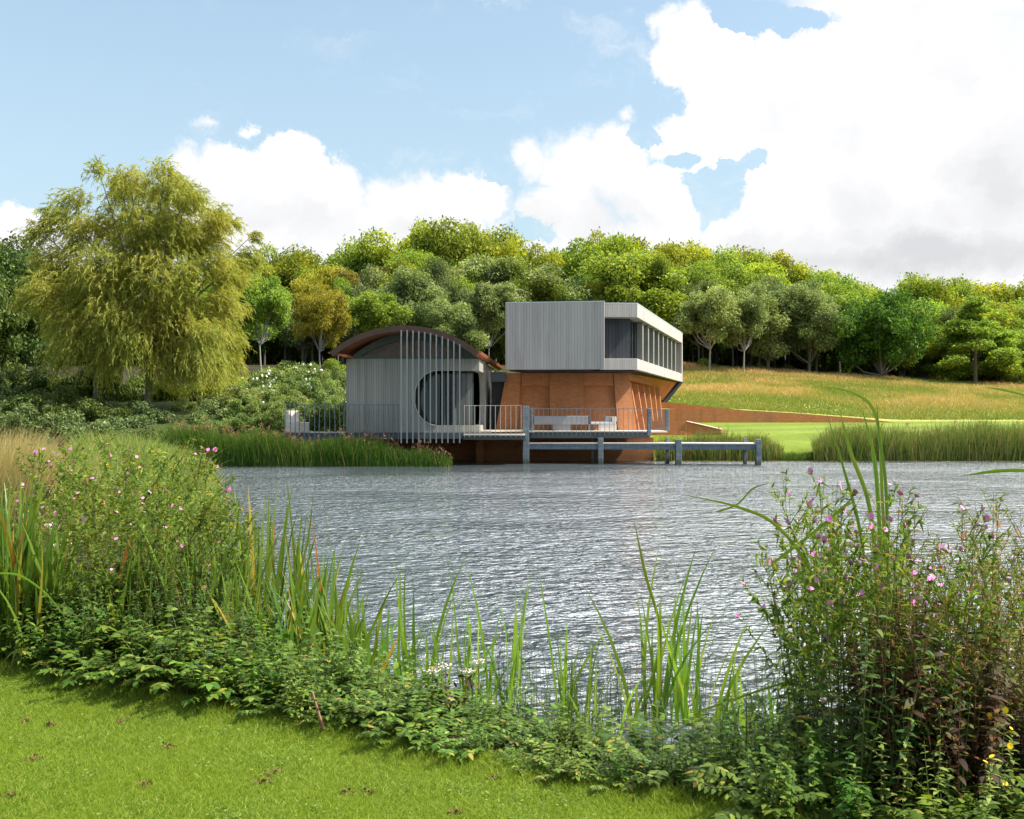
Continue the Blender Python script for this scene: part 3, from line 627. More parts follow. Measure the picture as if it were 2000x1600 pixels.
# ------------------------------------------------------------------ tree makers
LEAFM = {
 'lime': leafmat('lime_leaves', [(0, (.18, .24, .025)), (.5, (.33, .39, .04)), (1, (.50, .53, .07))], .5, patch=(.25, (.06, .11, .02))),
 'mid': leafmat('mid_green_leaves', [(0, (.09, .165, .022)), (.5, (.175, .27, .04)), (1, (.32, .41, .07))], .46),
 'silver': leafmat('silvery_leaves', [(0, (.14, .20, .065)), (.55, (.26, .33, .125)), (1, (.45, .52, .24))], .38, patch=(.35, (.05, .09, .03))),
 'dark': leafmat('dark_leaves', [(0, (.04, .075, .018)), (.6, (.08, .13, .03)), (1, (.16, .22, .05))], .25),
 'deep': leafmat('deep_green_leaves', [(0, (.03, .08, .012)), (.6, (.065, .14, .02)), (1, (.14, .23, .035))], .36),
 'bank': leafmat('shaded_bank_leaves', [(0, (.07, .11, .04)), (.6, (.14, .195, .075)), (1, (.25, .31, .12))], .3),
 'gold': leafmat('golden_leaves', [(0, (.16, .19, .025)), (.5, (.27, .28, .035)), (1, (.40, .38, .05))], .42),
 'rust': leafmat('bronze_leaves', [(0, (.09, .11, .02)), (.6, (.18, .17, .03)), (1, (.28, .21, .05))], .35),
 'willow': leafmat('willow_leaves', [(0, (.20, .24, .05)), (.45, (.36, .37, .08)), (.85, (.52, .48, .12)), (1, (.62, .44, .08))], .48, hue=.0, patch=(.45, (.22, .27, .05))),
 'shrub': leafmat('shrub_leaves', [(0, (.10, .15, .045)), (.5, (.19, .26, .075)), (1, (.32, .39, .14))], .4, patch=(.5, (.09, .15, .04))),
}
def crown(rng, lobes, n_leaf, ls, aspect=.62, flat=.8):
    """lobes: (k,4) centre+radius; leaves cover each lobe's shell and thin out inside"""
    w_ = lobes[:, 3]**2; w_ = w_/w_.sum(); idx = rng.choice(len(lobes), n_leaf, p=w_)
    d = sph(n_leaf, rng); rad = lobes[idx, 3]*(1-.55*rng.random(n_leaf)**2.2)*(1+.16*rng.normal(size=n_leaf)*.6+(rng.random(n_leaf) < .2)*rng.uniform(0, .32, n_leaf))
    P_ = lobes[idx, :3]+d*rad[:, None]*np.array([1, 1, flat])
    D_ = nrm(d*.6+rng.normal(size=(n_leaf, 3))*.75+np.array([0, 0, -.15]))
    sz = ls*rng.uniform(.6, 1.35, n_leaf)
    return ribbons(P_-D_*sz[:, None]*.5, D_, sz, sz*aspect, [.45, 1, .25], .25, 1.0, rng)
def tree_mesh(seed, H=15., hw=5., cb=.28, nl=46, n_leaf=15000, ls=.42, shape='round', trunk_r=.28, fork=.25, lobr=.33):
    rng = np.random.default_rng(seed); cz = H*(cb+1)/2; ch = H*(1-cb)/2
    k = nl; d = sph(k, rng); rr_ = rng.uniform(.3, 1.0, k)
    if shape == 'cone':
        hz_ = rng.random(k)**.9; rad = (1-hz_)**.75*hw*rng.uniform(.45, 1, k); th_ = rng.uniform(0, 2*np.pi, k)
        Lc = np.stack([rad*np.cos(th_), rad*np.sin(th_), H*cb+(H*(1-cb))*hz_*.93], 1); Lr = hw*rng.uniform(.17, .26, k)*(1.1-.5*hz_)
    else:
        Lc = d*rr_[:, None]*np.array([hw, hw, ch]); Lc[:, 2] = Lc[:, 2]*.95+cz
        taper = 1-.28*np.clip((Lc[:, 2]-cz)/ch, 0, 1)
        Lc[:, :2] *= taper[:, None]; Lr = hw*rng.uniform(lobr*.55, lobr*1.25, k)
    lob = np.concatenate([Lc, Lr[:, None]], 1)
    fl = .55 if shape == 'cone' else .8
    cv_ = crown(rng, lob, n_leaf, ls, flat=fl)
    fork_z = H*(cb if shape != 'cone' else .8)*1.0*max(.35, 1-fork)
    P_ = [np.array([[0, 0, -.4]])]; Q_ = [np.array([[rng.normal()*.1, rng.normal()*.1, fork_z]])]; r0 = [np.array([trunk_r])]; r1 = [np.array([trunk_r*.72])]
    top = Q_[0][0]; nb = min(k, 13); order = rng.choice(k, nb, replace=False)
    for j in order:
        e_ = Lc[j]; mid_ = top*.5+e_*.5+np.array([0, 0, -.06*H])
        s_ = top if shape != 'cone' else np.array([0, 0, min(e_[2], fork_z)])
        P_.append(s_[None]); Q_.append(mid_[None]); r0.append(np.array([trunk_r*.5])); r1.append(np.array([trunk_r*.28]))
        P_.append(mid_[None]); Q_.append(e_[None]); r0.append(np.array([trunk_r*.29])); r1.append(np.array([trunk_r*.07]))
    tv = tubes(np.concatenate(P_), np.concatenate(Q_), np.concatenate(r0), np.concatenate(r1), 6)
    tr_ = mesh_np('trunk', tv[0], tv[1], [M['bark']], smooth=True); cr_ = mesh_np('crown', cv_[0], cv_[1], [LEAFM['mid']], rnd=cv_[2])
    return tr_, cr_, H, hw
PROT = {
 'round': [tree_mesh(s, 15, 5, .14, 62, 42000, .26, lobr=.31) for s in (1, 2, 3, 4)],
 'tall': [tree_mesh(s, 15, 5, .36, 50, 34000, .26, lobr=.31, trunk_r=.22, fork=.1) for s in (6, 7, 8)],
 'small': [tree_mesh(s, 9, 3.6, .36, 60, 20000, .21, trunk_r=.11, fork=.3, lobr=.25) for s in (11, 12, 13)],
 'cone': [tree_mesh(s, 14, 5.5, .10, 90, 28000, .28, 'cone', trunk_r=.25) for s in (21,)],
 'low': [tree_mesh(s, 8, 4.5, .04, 95, 24000, .23, trunk_r=.2, lobr=.24) for s in (31, 32)],
}
def place_tree(name, kind, i, col, px, top, hwpx, Y, label, cat='tree', group=None, bark='bark', basez=None, rot=None, sink=0):
    tr_, cr_, H, hw = PROT[kind][i % len(PROT[kind])]
    x = ax(px, Y); z = float(gz(x, Y))-sink if basez is None else basez
    h = az(top, Y)-z; t_ = thing(name, label, cat, group, (x, Y, z)); sx = hwpx*Y/F/hw
    t_.scale = (sx, sx, h/H); t_.rotation_euler = (0, 0, random.uniform(0, 6.28) if rot is None else rot)
    for nm, me_, mm in (('trunk', tr_, M[bark]), ('crown', cr_, LEAFM[col])):
        o = obj(nm, me_, t_); o.material_slots[0].link = 'OBJECT'; o.material_slots[0].material = mm
    return t_
G1 = 'woodland trees behind the meadow and the buildings'
def land(px):
    for lim, s in ((130, 'at the wood\'s left edge'), (520, 'behind the willow'), (690, 'between willow and arched roof'), (960, 'above the arched roof'), (1240, 'behind the concrete box'), (1360, 'just right of the concrete box'), (1560, 'above the meadow\'s left end'), (1780, 'above the meadow\'s middle'), (2100, 'at the right edge of the photo')):
        if px < lim: return s
ORD = ['first', 'second', 'third', 'fourth', 'fifth', 'sixth', 'seventh', 'eighth', 'ninth', 'tenth', 'eleventh', 'twelfth', 'thirteenth', 'fourteenth', 'fifteenth', 'sixteenth', 'seventeenth', 'eighteenth', 'nineteenth', 'twentieth', 'twenty-first', 'twenty-second', 'twenty-third', 'twenty-fourth', 'twenty-fifth', 'twenty-sixth', 'twenty-seventh', 'twenty-eighth']
CN = {'lime': 'yellow-green', 'mid': 'mid green', 'silver': 'silvery green', 'dark': 'dark green', 'deep': 'deep green', 'gold': 'golden yellow', 'rust': 'bronze-tinged'}
# skyline row
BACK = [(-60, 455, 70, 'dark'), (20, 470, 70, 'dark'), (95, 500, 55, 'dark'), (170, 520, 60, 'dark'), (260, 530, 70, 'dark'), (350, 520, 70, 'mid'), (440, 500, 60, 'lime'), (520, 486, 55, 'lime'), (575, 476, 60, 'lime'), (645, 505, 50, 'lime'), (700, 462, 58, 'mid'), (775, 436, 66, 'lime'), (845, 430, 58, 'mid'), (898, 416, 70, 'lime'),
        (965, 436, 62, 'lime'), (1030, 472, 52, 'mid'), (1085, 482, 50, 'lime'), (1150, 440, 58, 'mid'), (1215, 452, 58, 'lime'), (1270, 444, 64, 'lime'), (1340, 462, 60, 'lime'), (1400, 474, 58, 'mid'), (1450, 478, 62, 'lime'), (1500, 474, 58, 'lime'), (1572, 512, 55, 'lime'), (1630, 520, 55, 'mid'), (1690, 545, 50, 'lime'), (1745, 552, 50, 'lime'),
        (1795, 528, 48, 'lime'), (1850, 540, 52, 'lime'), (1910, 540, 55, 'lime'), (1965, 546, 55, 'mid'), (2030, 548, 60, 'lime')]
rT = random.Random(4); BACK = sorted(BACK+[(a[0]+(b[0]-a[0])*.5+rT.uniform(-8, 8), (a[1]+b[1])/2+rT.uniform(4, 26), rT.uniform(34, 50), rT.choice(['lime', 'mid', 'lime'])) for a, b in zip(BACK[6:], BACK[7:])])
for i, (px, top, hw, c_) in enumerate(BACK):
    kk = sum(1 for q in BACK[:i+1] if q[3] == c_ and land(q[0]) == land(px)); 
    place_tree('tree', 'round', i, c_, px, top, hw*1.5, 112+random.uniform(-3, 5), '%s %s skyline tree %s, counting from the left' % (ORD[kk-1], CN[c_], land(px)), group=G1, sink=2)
# middle row
MID = [(-20, 540, 75, 'dark', 96), (90, 560, 70, 'dark', 95), (200, 570, 80, 'dark', 92), (330, 560, 80, 'mid', 92), (450, 560, 70, 'mid', 94), (560, 560, 60, 'mid', 99), (625, 520, 52, 'gold', 97), (700, 506, 60, 'rust', 98), (760, 530, 62, 'mid', 97), (820, 480, 66, 'mid', 99), (890, 500, 60, 'silver', 97), (960, 492, 66, 'silver', 97), (1040, 500, 72, 'silver', 96), (1110, 540, 60, 'silver', 96),
       (1180, 520, 55, 'mid', 101), (1240, 480, 80, 'mid', 96), (1330, 500, 60, 'mid', 99), (1400, 520, 60, 'mid', 99), (1460, 510, 60, 'lime', 101), (1540, 545, 60, 'mid', 98), (1610, 555, 60, 'mid', 98), (1670, 570, 55, 'lime', 98), (1740, 585, 60, 'mid', 98), (1790, 580, 60, 'mid', 99), (1930, 570, 60, 'lime', 97), (1990, 580, 60, 'mid', 99)]
MID = MID+[(a[0]+(b[0]-a[0])*.5+rT.uniform(-8, 8), (a[1]+b[1])/2+rT.uniform(-4, 36), rT.uniform(30, 44), rT.choice(['mid', 'lime', 'silver']), 94) for a, b in zip(MID[5:], MID[6:])]; MID.sort()
for i, (px, top, hw, c_, Y) in enumerate(MID):
    kk = sum(1 for q in MID[:i+1] if q[3] == c_ and land(q[0]) == land(px))
    place_tree('tree', 'tall' if 1330 < px < 1690 or 480 < px < 720 else 'round', i+1, c_, px, top, hw*1.45, Y, '%s %s middle-row tree %s, counting from the left' % (ORD[kk-1], CN[c_], land(px)), group=G1, sink=1)
# front row with visible trunks
FRONT = [(510, 528, 52, 'mid', 76, 'barkpale', 'forked olive tree with a bare pale trunk just right of the willow'), (626, 552, 46, 'gold', 72, 'barkpale', 'round golden-topped tree with straight pale trunk left of the arched roof'),
         (720, 560, 55, 'mid', 80, 'bark', 'leafy tree rising directly behind the left end of the arched roof'), (800, 520, 66, 'silver', 84, 'bark', 'tall silvery tree rising behind the top of the arched roof'), (880, 570, 52, 'silver', 82, 'bark', 'silvery tree behind the right end of the arched roof'),
         (955, 540, 56, 'silver', 84, 'barkpale', 'silver-leaved tree whose pale trunk shows between roof and concrete box'), (1385, 556, 58, 'silver', 86, 'barkpale', 'pale rounded tree with forked trunk just right of the concrete box'), (1452, 564, 44, 'silver', 87, 'barkpale', 'slim silvery tree second to the right of the concrete box'),
         (1500, 540, 60, 'silver', 91, 'bark', 'taller grey-green tree third to the right of the concrete box'), (1580, 548, 56, 'silver', 91, 'bark', 'grey-green tree with bare trunk left of the deep green one')]
for i, (px, top, hw, c_, Y, bk, lb) in enumerate(FRONT): place_tree('tree', 'round' if i in (3, 4, 8, 9) else 'small', i, c_, px, top, hw*1.22, Y, lb, group='front row of slim trunked trees', bark=bk)
place_tree('tree', 'low', 0, 'deep', 1715, 556, 92, 90, 'broad deep green tree with low boughs above the middle of the meadow')
place_tree('spreading_tree', 'cone', 0, 'mid', 1905, 568, 98, 89, 'layered bright green spreading tree at the right above the meadow')
place_tree('tree', 'low', 1, 'mid', 1990, 640, 50, 90, 'low bushy tree at the right edge beneath the layered tree')
place_tree('tree', 'low', 0, 'lime', 1810, 600, 52, 94, 'rounded bright tree between the deep green and the layered tree')
place_tree('tree', 'low', 1, 'dark', 20, 478, 105, 70, 'big dark tree standing left of the willow')
place_tree('tree', 'low', 0, 'dark', -60, 500, 100, 66, 'dark tree cut by the left edge of the photo')
for k, px in enumerate(range(-80, 2100, 62)):
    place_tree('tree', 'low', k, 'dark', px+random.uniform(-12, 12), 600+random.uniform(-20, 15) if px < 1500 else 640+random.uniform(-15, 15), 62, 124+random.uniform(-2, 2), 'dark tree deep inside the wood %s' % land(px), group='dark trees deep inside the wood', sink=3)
# bare trunks in the shade of the wood
rng = np.random.default_rng(5)
slim = tubes(np.array([[0., 0, -.4]]), np.array([[.1, 0, 1.]]), .16/9*9, .11, 6); slim[0][:, 2] = slim[0][:, 2]
slim_me = mesh_np('trunk', slim[0], slim[1], [M['barkdark']], smooth=True)
# (trunk + small high crown shared by every slim tree of the inner wood)
lobs = np.concatenate([rng.normal(size=(12, 3))*np.array([1.1, 1.1, .9])+np.array([0, 0, 8.2]), rng.uniform(.8, 1.4, (12, 1))], 1)
cvv = crown(rng, lobs, 2600, .5); slim_cr = mesh_np('crown', cvv[0], cvv[1], [LEAFM['dark']], rnd=cvv[2])
tvv = tubes(np.array([[0., 0, -.5]]), np.array([[.15, .1, 8.]]), .22, .13, 6); slim_tr = mesh_np('trunk', tvv[0], tvv[1], [M['barkdark']], smooth=True)
for i in range(56):
    px = rng.uniform(470, 720) if i % 3 == 0 else (rng.uniform(1340, 1660) if i % 3 == 1 else rng.uniform(930, 985) if i % 9 == 2 else rng.uniform(0, 2000)); Y = rng.uniform(92, 106)
    x = ax(px, Y); t_ = thing('slim_tree', 'slim dark trunk in the shade of the wood %s' % land(px), 'tree', 'slim dark trunks inside the wood', (x, Y, float(gz(x, Y)))); t_.rotation_euler = (0, 0, rng.uniform(0, 6)); s = rng.uniform(.55, .72); t_.scale = (s, s, s)
    obj('trunk', slim_tr, t_); obj('crown', slim_cr, t_)

# ------------------------------------------------------------------ willow
def willow():
    rng = np.random.default_rng(77); Y0 = 52.0; L = [
     (215, 345, 26), (235, 375, 38), (275, 372, 42), (330, 350, 34), (345, 385, 48), (160, 400, 34), (150, 440, 48), (390, 410, 40), (420, 430, 34), (215, 440, 66), (300, 450, 72), (380, 470, 62), (120, 470, 30), (130, 520, 50), (470, 450, 20), (450, 490, 34),
     (428, 530, 50), (340, 550, 84), (230, 540, 80), (130, 580, 54), (75, 590, 30), (436, 590, 38), (370, 640, 78), (260, 630, 70), (165, 640, 50), (105, 630, 34), (418, 655, 40), (350, 690, 58), (415, 700, 36), (130, 690, 34), (190, 680, 36), (290, 670, 44), (385, 715, 36), (235, 700, 44), (320, 715, 34), (428, 705, 34), (200, 640, 50), (180, 590, 55), (300, 620, 60), (400, 600, 56), (350, 460, 50), (260, 500, 60)]
    L = np.array(L, float); cs = np.stack([(L[:, 0]-1000)*Y0/F, Y0+rng.uniform(-2.6, 2.6, len(L))*(1-.0*L[:, 2]), EYE-(L[:, 1]-HOR)*Y0/F], 1); rad = L[:, 2]*Y0/F*1.02
    cen = np.array([ax(290, Y0), Y0, az(560, Y0)])
    # every lobe twice, in front and behind, so the crown has depth
    cs2 = cs.copy(); cs2[:, 1] = 2*Y0-cs2[:, 1]; cs = np.concatenate([cs, cs2[::2]]); rad = np.concatenate([rad, rad[::2]*.85])*.90
    n = 13500; w_ = rad**2/np.sum(rad**2); idx = rng.choice(len(cs), n, p=w_); d = sph(n, rng); d[:, 2] = d[:, 2]*.85+.1
    P0 = cs[idx]+d*rad[idx][:, None]*rng.uniform(.35, 1., (n, 1))
    outd = nrm(P0-cen)*np.array([1, 1, .2]); D0 = nrm(outd*.8+rng.normal(size=(n, 3))*.35+np.array([.12, -.05, .12]))
    low = ss(az(600, Y0), az(700, Y0), P0[:, 2]); Ls = rng.uniform(.4, 1.0, n)*(1+.35*low); dr = rng.uniform(.15, .75, n)+.5*low
    K = 12; t_ = (np.arange(K)+.5)/K; pts = P0[:, None]+D0[:, None]*(Ls[:, None]*t_)[..., None]*.75; pts[..., 2] -= (Ls*dr)[:, None]*t_**2
    tan = D0[:, None]*.75+np.array([0, 0, -1.])*(2*dr[:, None]*t_)[..., None]
    pts = pts.reshape(-1, 3); tan = nrm(tan.reshape(-1, 3)); m_ = len(pts)
    Dl = nrm(tan*.9+rng.normal(size=(m_, 3))*.42+np.array([.05, 0, -.15])); a = ribbons(pts, Dl, rng.uniform(.16, .30, m_), rng.uniform(.028, .05, m_), [.5, 1, .15], .15, 1.2, rng)
    rs_ = np.repeat(np.clip(rng.random(n)*.6+.25*rng.random(n), 0, 1), K*2)*.75+a[2]*.25
    t = thing('willow_tree', 'big golden-green weeping willow at the left of the pond', 'willow', loc=(0, 0, 0))
    obj('crown', mesh_np('crown', a[0], a[1], [LEAFM['willow']], rnd=rs_), t)
    bx = ax(289, Y0); zb = float(gz(bx, Y0)); fk = np.array([bx+.1, Y0, az(690, Y0)])
    Pb = [np.array([bx, Y0, zb-.4])]; Qb = [fk]; r0 = [.22]; r1 = [.18]
    for j in rng.choice(len(cs), 34, replace=False):
        e_ = cs[j]; md = fk*.45+e_*.55+np.array([0, 0, .5]); Pb += [fk, md]; Qb += [md, e_]; r0 += [.11, .05]; r1 += [.05, .012]
    tv = tubes(np.array(Pb), np.array(Qb), np.array(r0), np.array(r1), 7)
    obj('trunk', mesh_np('trunk', tv[0], tv[1], [M['bark']], smooth=True), t)
    tx = ax(187, Y0+1); tv = tubes(np.array([[tx, Y0+1, 1.5]]), np.array([[tx+.2, Y0+.5, az(600, Y0)]]), .13, .08, 7)
    obj('side_stem', mesh_np('side_stem', tv[0], tv[1], [M['bark']], smooth=True), t)
willow()

# ------------------------------------------------------------------ shrubs on the left bank
FLW = plain('white_petals', (.80, .79, .74), .6, .2, var=.05)
def bush_mesh(seed, n_leaf=14000, ls=.115, flowers=0, k=26, H=2.6, hw=1.8):
    rng = np.random.default_rng(seed); d = sph(k, rng); d[:, 2] = np.abs(d[:, 2]); Lc = d*rng.uniform(.35, .85, (k, 1))*np.array([hw, hw, H*.85]); Lr = rng.uniform(.28, .52, k)
    lob = np.concatenate([Lc, Lr[:, None]], 1); a = crown(rng, lob, n_leaf, ls, .5, .9); fo = mesh_np('foliage', a[0], a[1], [LEAFM['shrub']], rnd=a[2])
    tv = tubes(np.zeros((k, 3))+np.array([0, 0, -.2]), Lc, .03, .008, 4); stm = mesh_np('stem', tv[0], tv[1], [M['bark']])
    fl = None
    if flowers:
        idx = rng.choice(k, flowers); dd = sph(flowers, rng); dd[:, 2] = np.abs(dd[:, 2])*.7; dd[:, 1] -= .3; Pf = Lc[idx]+dd*(Lr[idx]*1.12)[:, None]
        parts = []
        for j in range(3):
            D_ = sph(flowers, rng); parts.append(ribbons(Pf-D_*.07, D_, .14, .12, [.5, 1, .5], 0, 2, rng))
        vv = merge(parts); fl = mesh_np('blossom', vv[0], vv[1], [FLW], rnd=vv[2])
    return fo, stm, fl, H, hw
BP = [bush_mesh(41), bush_mesh(42), bush_mesh(43, 13000, .12, 90), bush_mesh(44, 12000, .12, 130)]
def place_bush(i, px, top, hwpx, Y, label, col='shrub', group=None, name='shrub', dz=0):
    fo, stm, fl, H, hw = BP[i]; x = ax(px, Y); z = float(gz(x, Y))-.1+dz; h = max(.6, az(top, Y)-z); s = hwpx*1.2*Y/F/hw; sz_ = max(h/H*1.1, s*random.uniform(.8, 1.0)); z = min(z, az(top, Y)-sz_*H*.93); t_ = thing(name, label, 'shrub', group, (x, Y, z)); t_.scale = (s, s, sz_); t_.rotation_euler = (0, 0, random.uniform(0, 6.28))
    o = obj('foliage', fo, t_); o.material_slots[0].link = 'OBJECT'; o.material_slots[0].material = LEAFM[col]; obj('stem', stm, t_)
    if fl: obj('blossom', fl, t_)
SH = [(20, 690, 75, 56, 0, 'dark', 'tall dark shrub behind the left bank, at the photo\'s left edge'), (120, 680, 75, 56, 1, 'dark', 'tall dark shrub behind the hanging willow strands'), (220, 690, 75, 56, 0, 'dark', 'tall dark shrub between the two willow stems'), (340, 700, 75, 57, 1, 'mid', 'tall green shrub behind the willow trunk, to its right'), (430, 705, 65, 58, 0, 'mid', 'tall green shrub behind the willow\'s right skirt'), (-60, 690, 75, 56, 1, 'dark', 'tall dark shrub cut by the left edge of the photo'),
      (525, 705, 42, 54, 2, 'shrub', 'flowering shrub dotted with white blooms under the bare-trunked tree'), (600, 690, 48, 56, 3, 'shrub', 'tall shrub starred with white flowers left of the pavilion'), (640, 740, 44, 52, 2, 'shrub', 'white-flowered shrub touching the pavilion wall'), (460, 740, 52, 53, 3, 'shrub', 'shrub with few white flowers below the willow\'s right side'),
      (655, 700, 30, 58, 0, 'shrub', 'yellowish shrub behind the pavilion\'s left corner'), (560, 760, 55, 49, 0, 'shrub', 'rounded green shrub behind the terrace railing'), (490, 775, 60, 49, 1, 'shrub', 'rounded green shrub left of the stone armchair'), (420, 765, 60, 50, 0, 'bank', 'grey-green shrub right of the willow trunk'), (350, 775, 60, 50, 1, 'bank', 'grey-green shrub at the foot of the willow trunk'),
      (270, 770, 62, 49, 0, 'bank', 'dark shrub in the willow\'s shade left of its trunk'), (190, 745, 70, 49, 1, 'dark', 'dark rounded shrub under the willow\'s left boughs'), (110, 735, 70, 50, 0, 'dark', 'wide dark shrub below the hanging willow strands'), (30, 720, 75, 50, 1, 'dark', 'dark shrub at the left edge of the far bank'), (-30, 770, 70, 47, 0, 'bank', 'green shrub cut by the left edge above the tan grass'),
      (150, 785, 75, 46.5, 0, 'bank', 'low mid green shrub near the water under the willow, left one'), (250, 800, 75, 46.5, 1, 'bank', 'low mid green shrub near the water under the willow, right one'), (400, 800, 75, 46.5, 0, 'shrub', 'low bright shrub directly behind the pink-topped reeds'), (520, 800, 70, 46.5, 1, 'shrub', 'low bright shrub behind the reeds beside the terrace'), (60, 770, 70, 46.5, 0, 'bank', 'low green shrub behind the tan grass'), (330, 810, 60, 45.5, 1, 'shrub', 'small low shrub behind the left end of the reed bed')]
for (px, top, hw, Y, i, col, lb) in SH: place_bush(i, px, top, hw, Y, lb, col, 'shrubs on the left bank')
for k, (px, top, hw, Y) in enumerate([(560, 690, 60, 70), (480, 700, 60, 72), (1370, 690, 45, 90), (1460, 690, 40, 92), (1530, 705, 40, 93), (1610, 715, 45, 93), (1690, 720, 45, 92), (1800, 720, 50, 91), (1850, 735, 40, 90), (950, 690, 40, 80), (640, 690, 50, 72), (1960, 720, 45, 89)]):
    place_bush(k % 2, px, top, hw, Y, 'understorey bush %s, %s from the left there' % (land(px), ORD[sorted([q[0] for q in [(560,), (480,), (1370,), (1460,), (1530,), (1610,), (1690,), (1800,), (1850,), (950,), (640,), (1960,)] if land(q[0]) == land(px)]).index(px)]), 'mid' if k % 3 else 'shrub', 'bushes at the foot of the wood')

rB = random.Random(8); nb_ = 0
for row, (Yr, dy) in enumerate(((55, 0), (52, 14), (49.3, 34), (46.8, 58))):
    for px in range(-40, 672 if row < 3 else 560, 46):
        px_ = px+rB.uniform(-14, 14)
        if px_ > 640: px_ = 640
        top = np.interp(px_, [0, 200, 350, 450, 520, 600, 670], [742, 752, 762, 738, 718, 704, 712])+dy+rB.uniform(-9, 12); nb_ += 1
        place_bush(3 if (px_ > 450 and row < 2 and nb_ % 2) else nb_ % 2, px_, top, rB.uniform(30, 46), Yr+rB.uniform(-.8, .8), '%s shrub %s on the left bank, %s from left' % ('grey-green' if px_ < 360 else 'fresh green', ('in the highest row', 'in the second row', 'in the third row', 'in the lowest row')[row], ORD[(px+40)//46]), 'bank' if px_ < 360 else 'shrub', 'shrubs filling the left bank')

# ------------------------------------------------------------------ reeds, meadow, lawn
REED = leafmat('reed_leaves', [(0, (.045, .10, .014)), (.6, (.09, .165, .025)), (.9, (.14, .18, .04)), (1, (.26, .21, .08))], .35)
REEDR = leafmat('mixed_reed_leaves', [(0, (.09, .16, .04)), (.55, (.19, .26, .06)), (.85, (.30, .29, .10)), (1, (.40, .30, .15))], .35)
PLUME = leafmat('reed_plumes', [(0, (.20, .12, .07)), (.6, (.30, .18, .11)), (1, (.42, .27, .18))], .3)
TAN = leafmat('tan_grass_blades', [(0, (.24, .23, .08)), (.6, (.38, .34, .16)), (1, (.52, .45, .25))], .35)
MEAD = leafmat('meadow_blades', [(0, (.17, .25, .045)), (.35, (.29, .31, .08)), (.7, (.50, .40, .16)), (1, (.56, .38, .19))], .35)
def blades(X, Y, Z, h, wdt, rng, lean=.12, prof=(1, .8, .12), droop=.1, wind=(0, 0)):
    n = len(X); D = nrm(np.stack([rng.normal(0, lean, n)+wind[0], rng.normal(0, lean, n)+wind[1], np.ones(n)], 1)); return ribbons(np.stack([X, Y, Z], 1), D, h, wdt, list(prof), droop*rng.random(n), .6, rng, side=nrm(np.stack([np.ones(n), rng.normal(0, .5, n), np.zeros(n)], 1)), bow=np.stack([rng.normal(0, lean*1.3, n)+wind[0], rng.normal(0, lean, n), np.zeros(n)], 1))
def clumpy(X, Y, sc, seed):
    g_ = np.random.default_rng(seed).random((64, 64)); u_, v_ = X/sc+50, Y/sc; iu, iv = np.floor(u_).astype(int), np.floor(v_).astype(int); fu, fv = ss(0, 1, u_-iu), ss(0, 1, v_-iv); q = lambda a_, b_: g_[b_ % 64, a_ % 64]
    return (q(iu, iv)*(1-fu)+q(iu+1, iv)*fu)*(1-fv)+(q(iu, iv+1)*(1-fu)+q(iu+1, iv+1)*fu)*fv
def reeds(name, label, px0, px1, y0, y1, n, h, m, cat, plumes=0, hv=.2, prof_h=None, wdt=.035):
    rng = np.random.default_rng(abs(hash(label)) % 1000 if False else int(px0+px1)); Y = rng.uniform(y0, y1, n); px = rng.uniform(px0, px1, n); X = (px-1000)*Y/F; Z = np.maximum(gz(X, Y), -.15)-.05
    hh = h*(1-hv+2*hv*rng.random(n))
    if prof_h is not None: hh = hh*np.interp(px, prof_h[0], prof_h[1])
    cl_ = .5*clumpy(X, Y, .9, 5)+.5*clumpy(X, Y, .3, 6); hh = hh*(.62+.62*cl_); keep = cl_+rng.random(n)*.6 > .42
    X, Y, Z, hh = X[keep], Y[keep], Z[keep], hh[keep]; n = len(X)
    a = blades(X, Y, Z, hh, wdt*rng.uniform(.6, 1.3, n), rng, .10)
    t_ = obj(name, mesh_np(name, a[0], a[1], [m], rnd=a[2])); tag(t_, label, cat, kind='stuff')
    if plumes:
        k = rng.choice(n, plumes); P_ = np.stack([X[k], Y[k], Z[k]+hh[k]*1.02+rng.uniform(-.1, .25, plumes)], 1); parts = []
        for j in range(7):
            D_ = nrm(rng.normal(size=(plumes, 3))*.45+np.array([.15, 0, .9])); parts.append(ribbons(P_+rng.normal(size=(plumes, 3))*.025, D_, .17, .022, [.5, 1, .3], .2, 2, rng))
        v = merge(parts); q = obj('plumes', mesh_np('plumes', v[0], v[1], [PLUME], rnd=v[2]), t_)
    return t_
reeds('reed_bed', 'dense green reed bed with pinkish plumes at the water in front of the pavilion', 330, 880, 40.35, 41.2, 26000, 1.25, REED, 'reeds', 330, .26, ([330, 560, 700, 800, 880], [1.2, 1.12, .95, .78, .5]))
reeds('reed_bed', 'mixed green and straw reed clump behind the water fence', 1284, 1530, 45.6, 46.6, 5000, 1.05, REEDR, 'reeds', 14, .3, ([1284, 1400, 1500, 1530], [.9, 1.15, .95, .5]))
reeds('reed_bed', 'long bank of tall reeds at the right side of the far shore', 1590, 2080, 45.4, 46.7, 12000, 1.3, REEDR, 'reeds', 50, .38, ([1590, 1640, 1800, 2080], [.7, 1.1, 1.05, 1.2]))
reeds('bank_grass', 'dark grassy bank edge between the two far reed beds', 1522, 1600, 45.6, 46.3, 1400, .38, REED, 'grass', 0, .3)
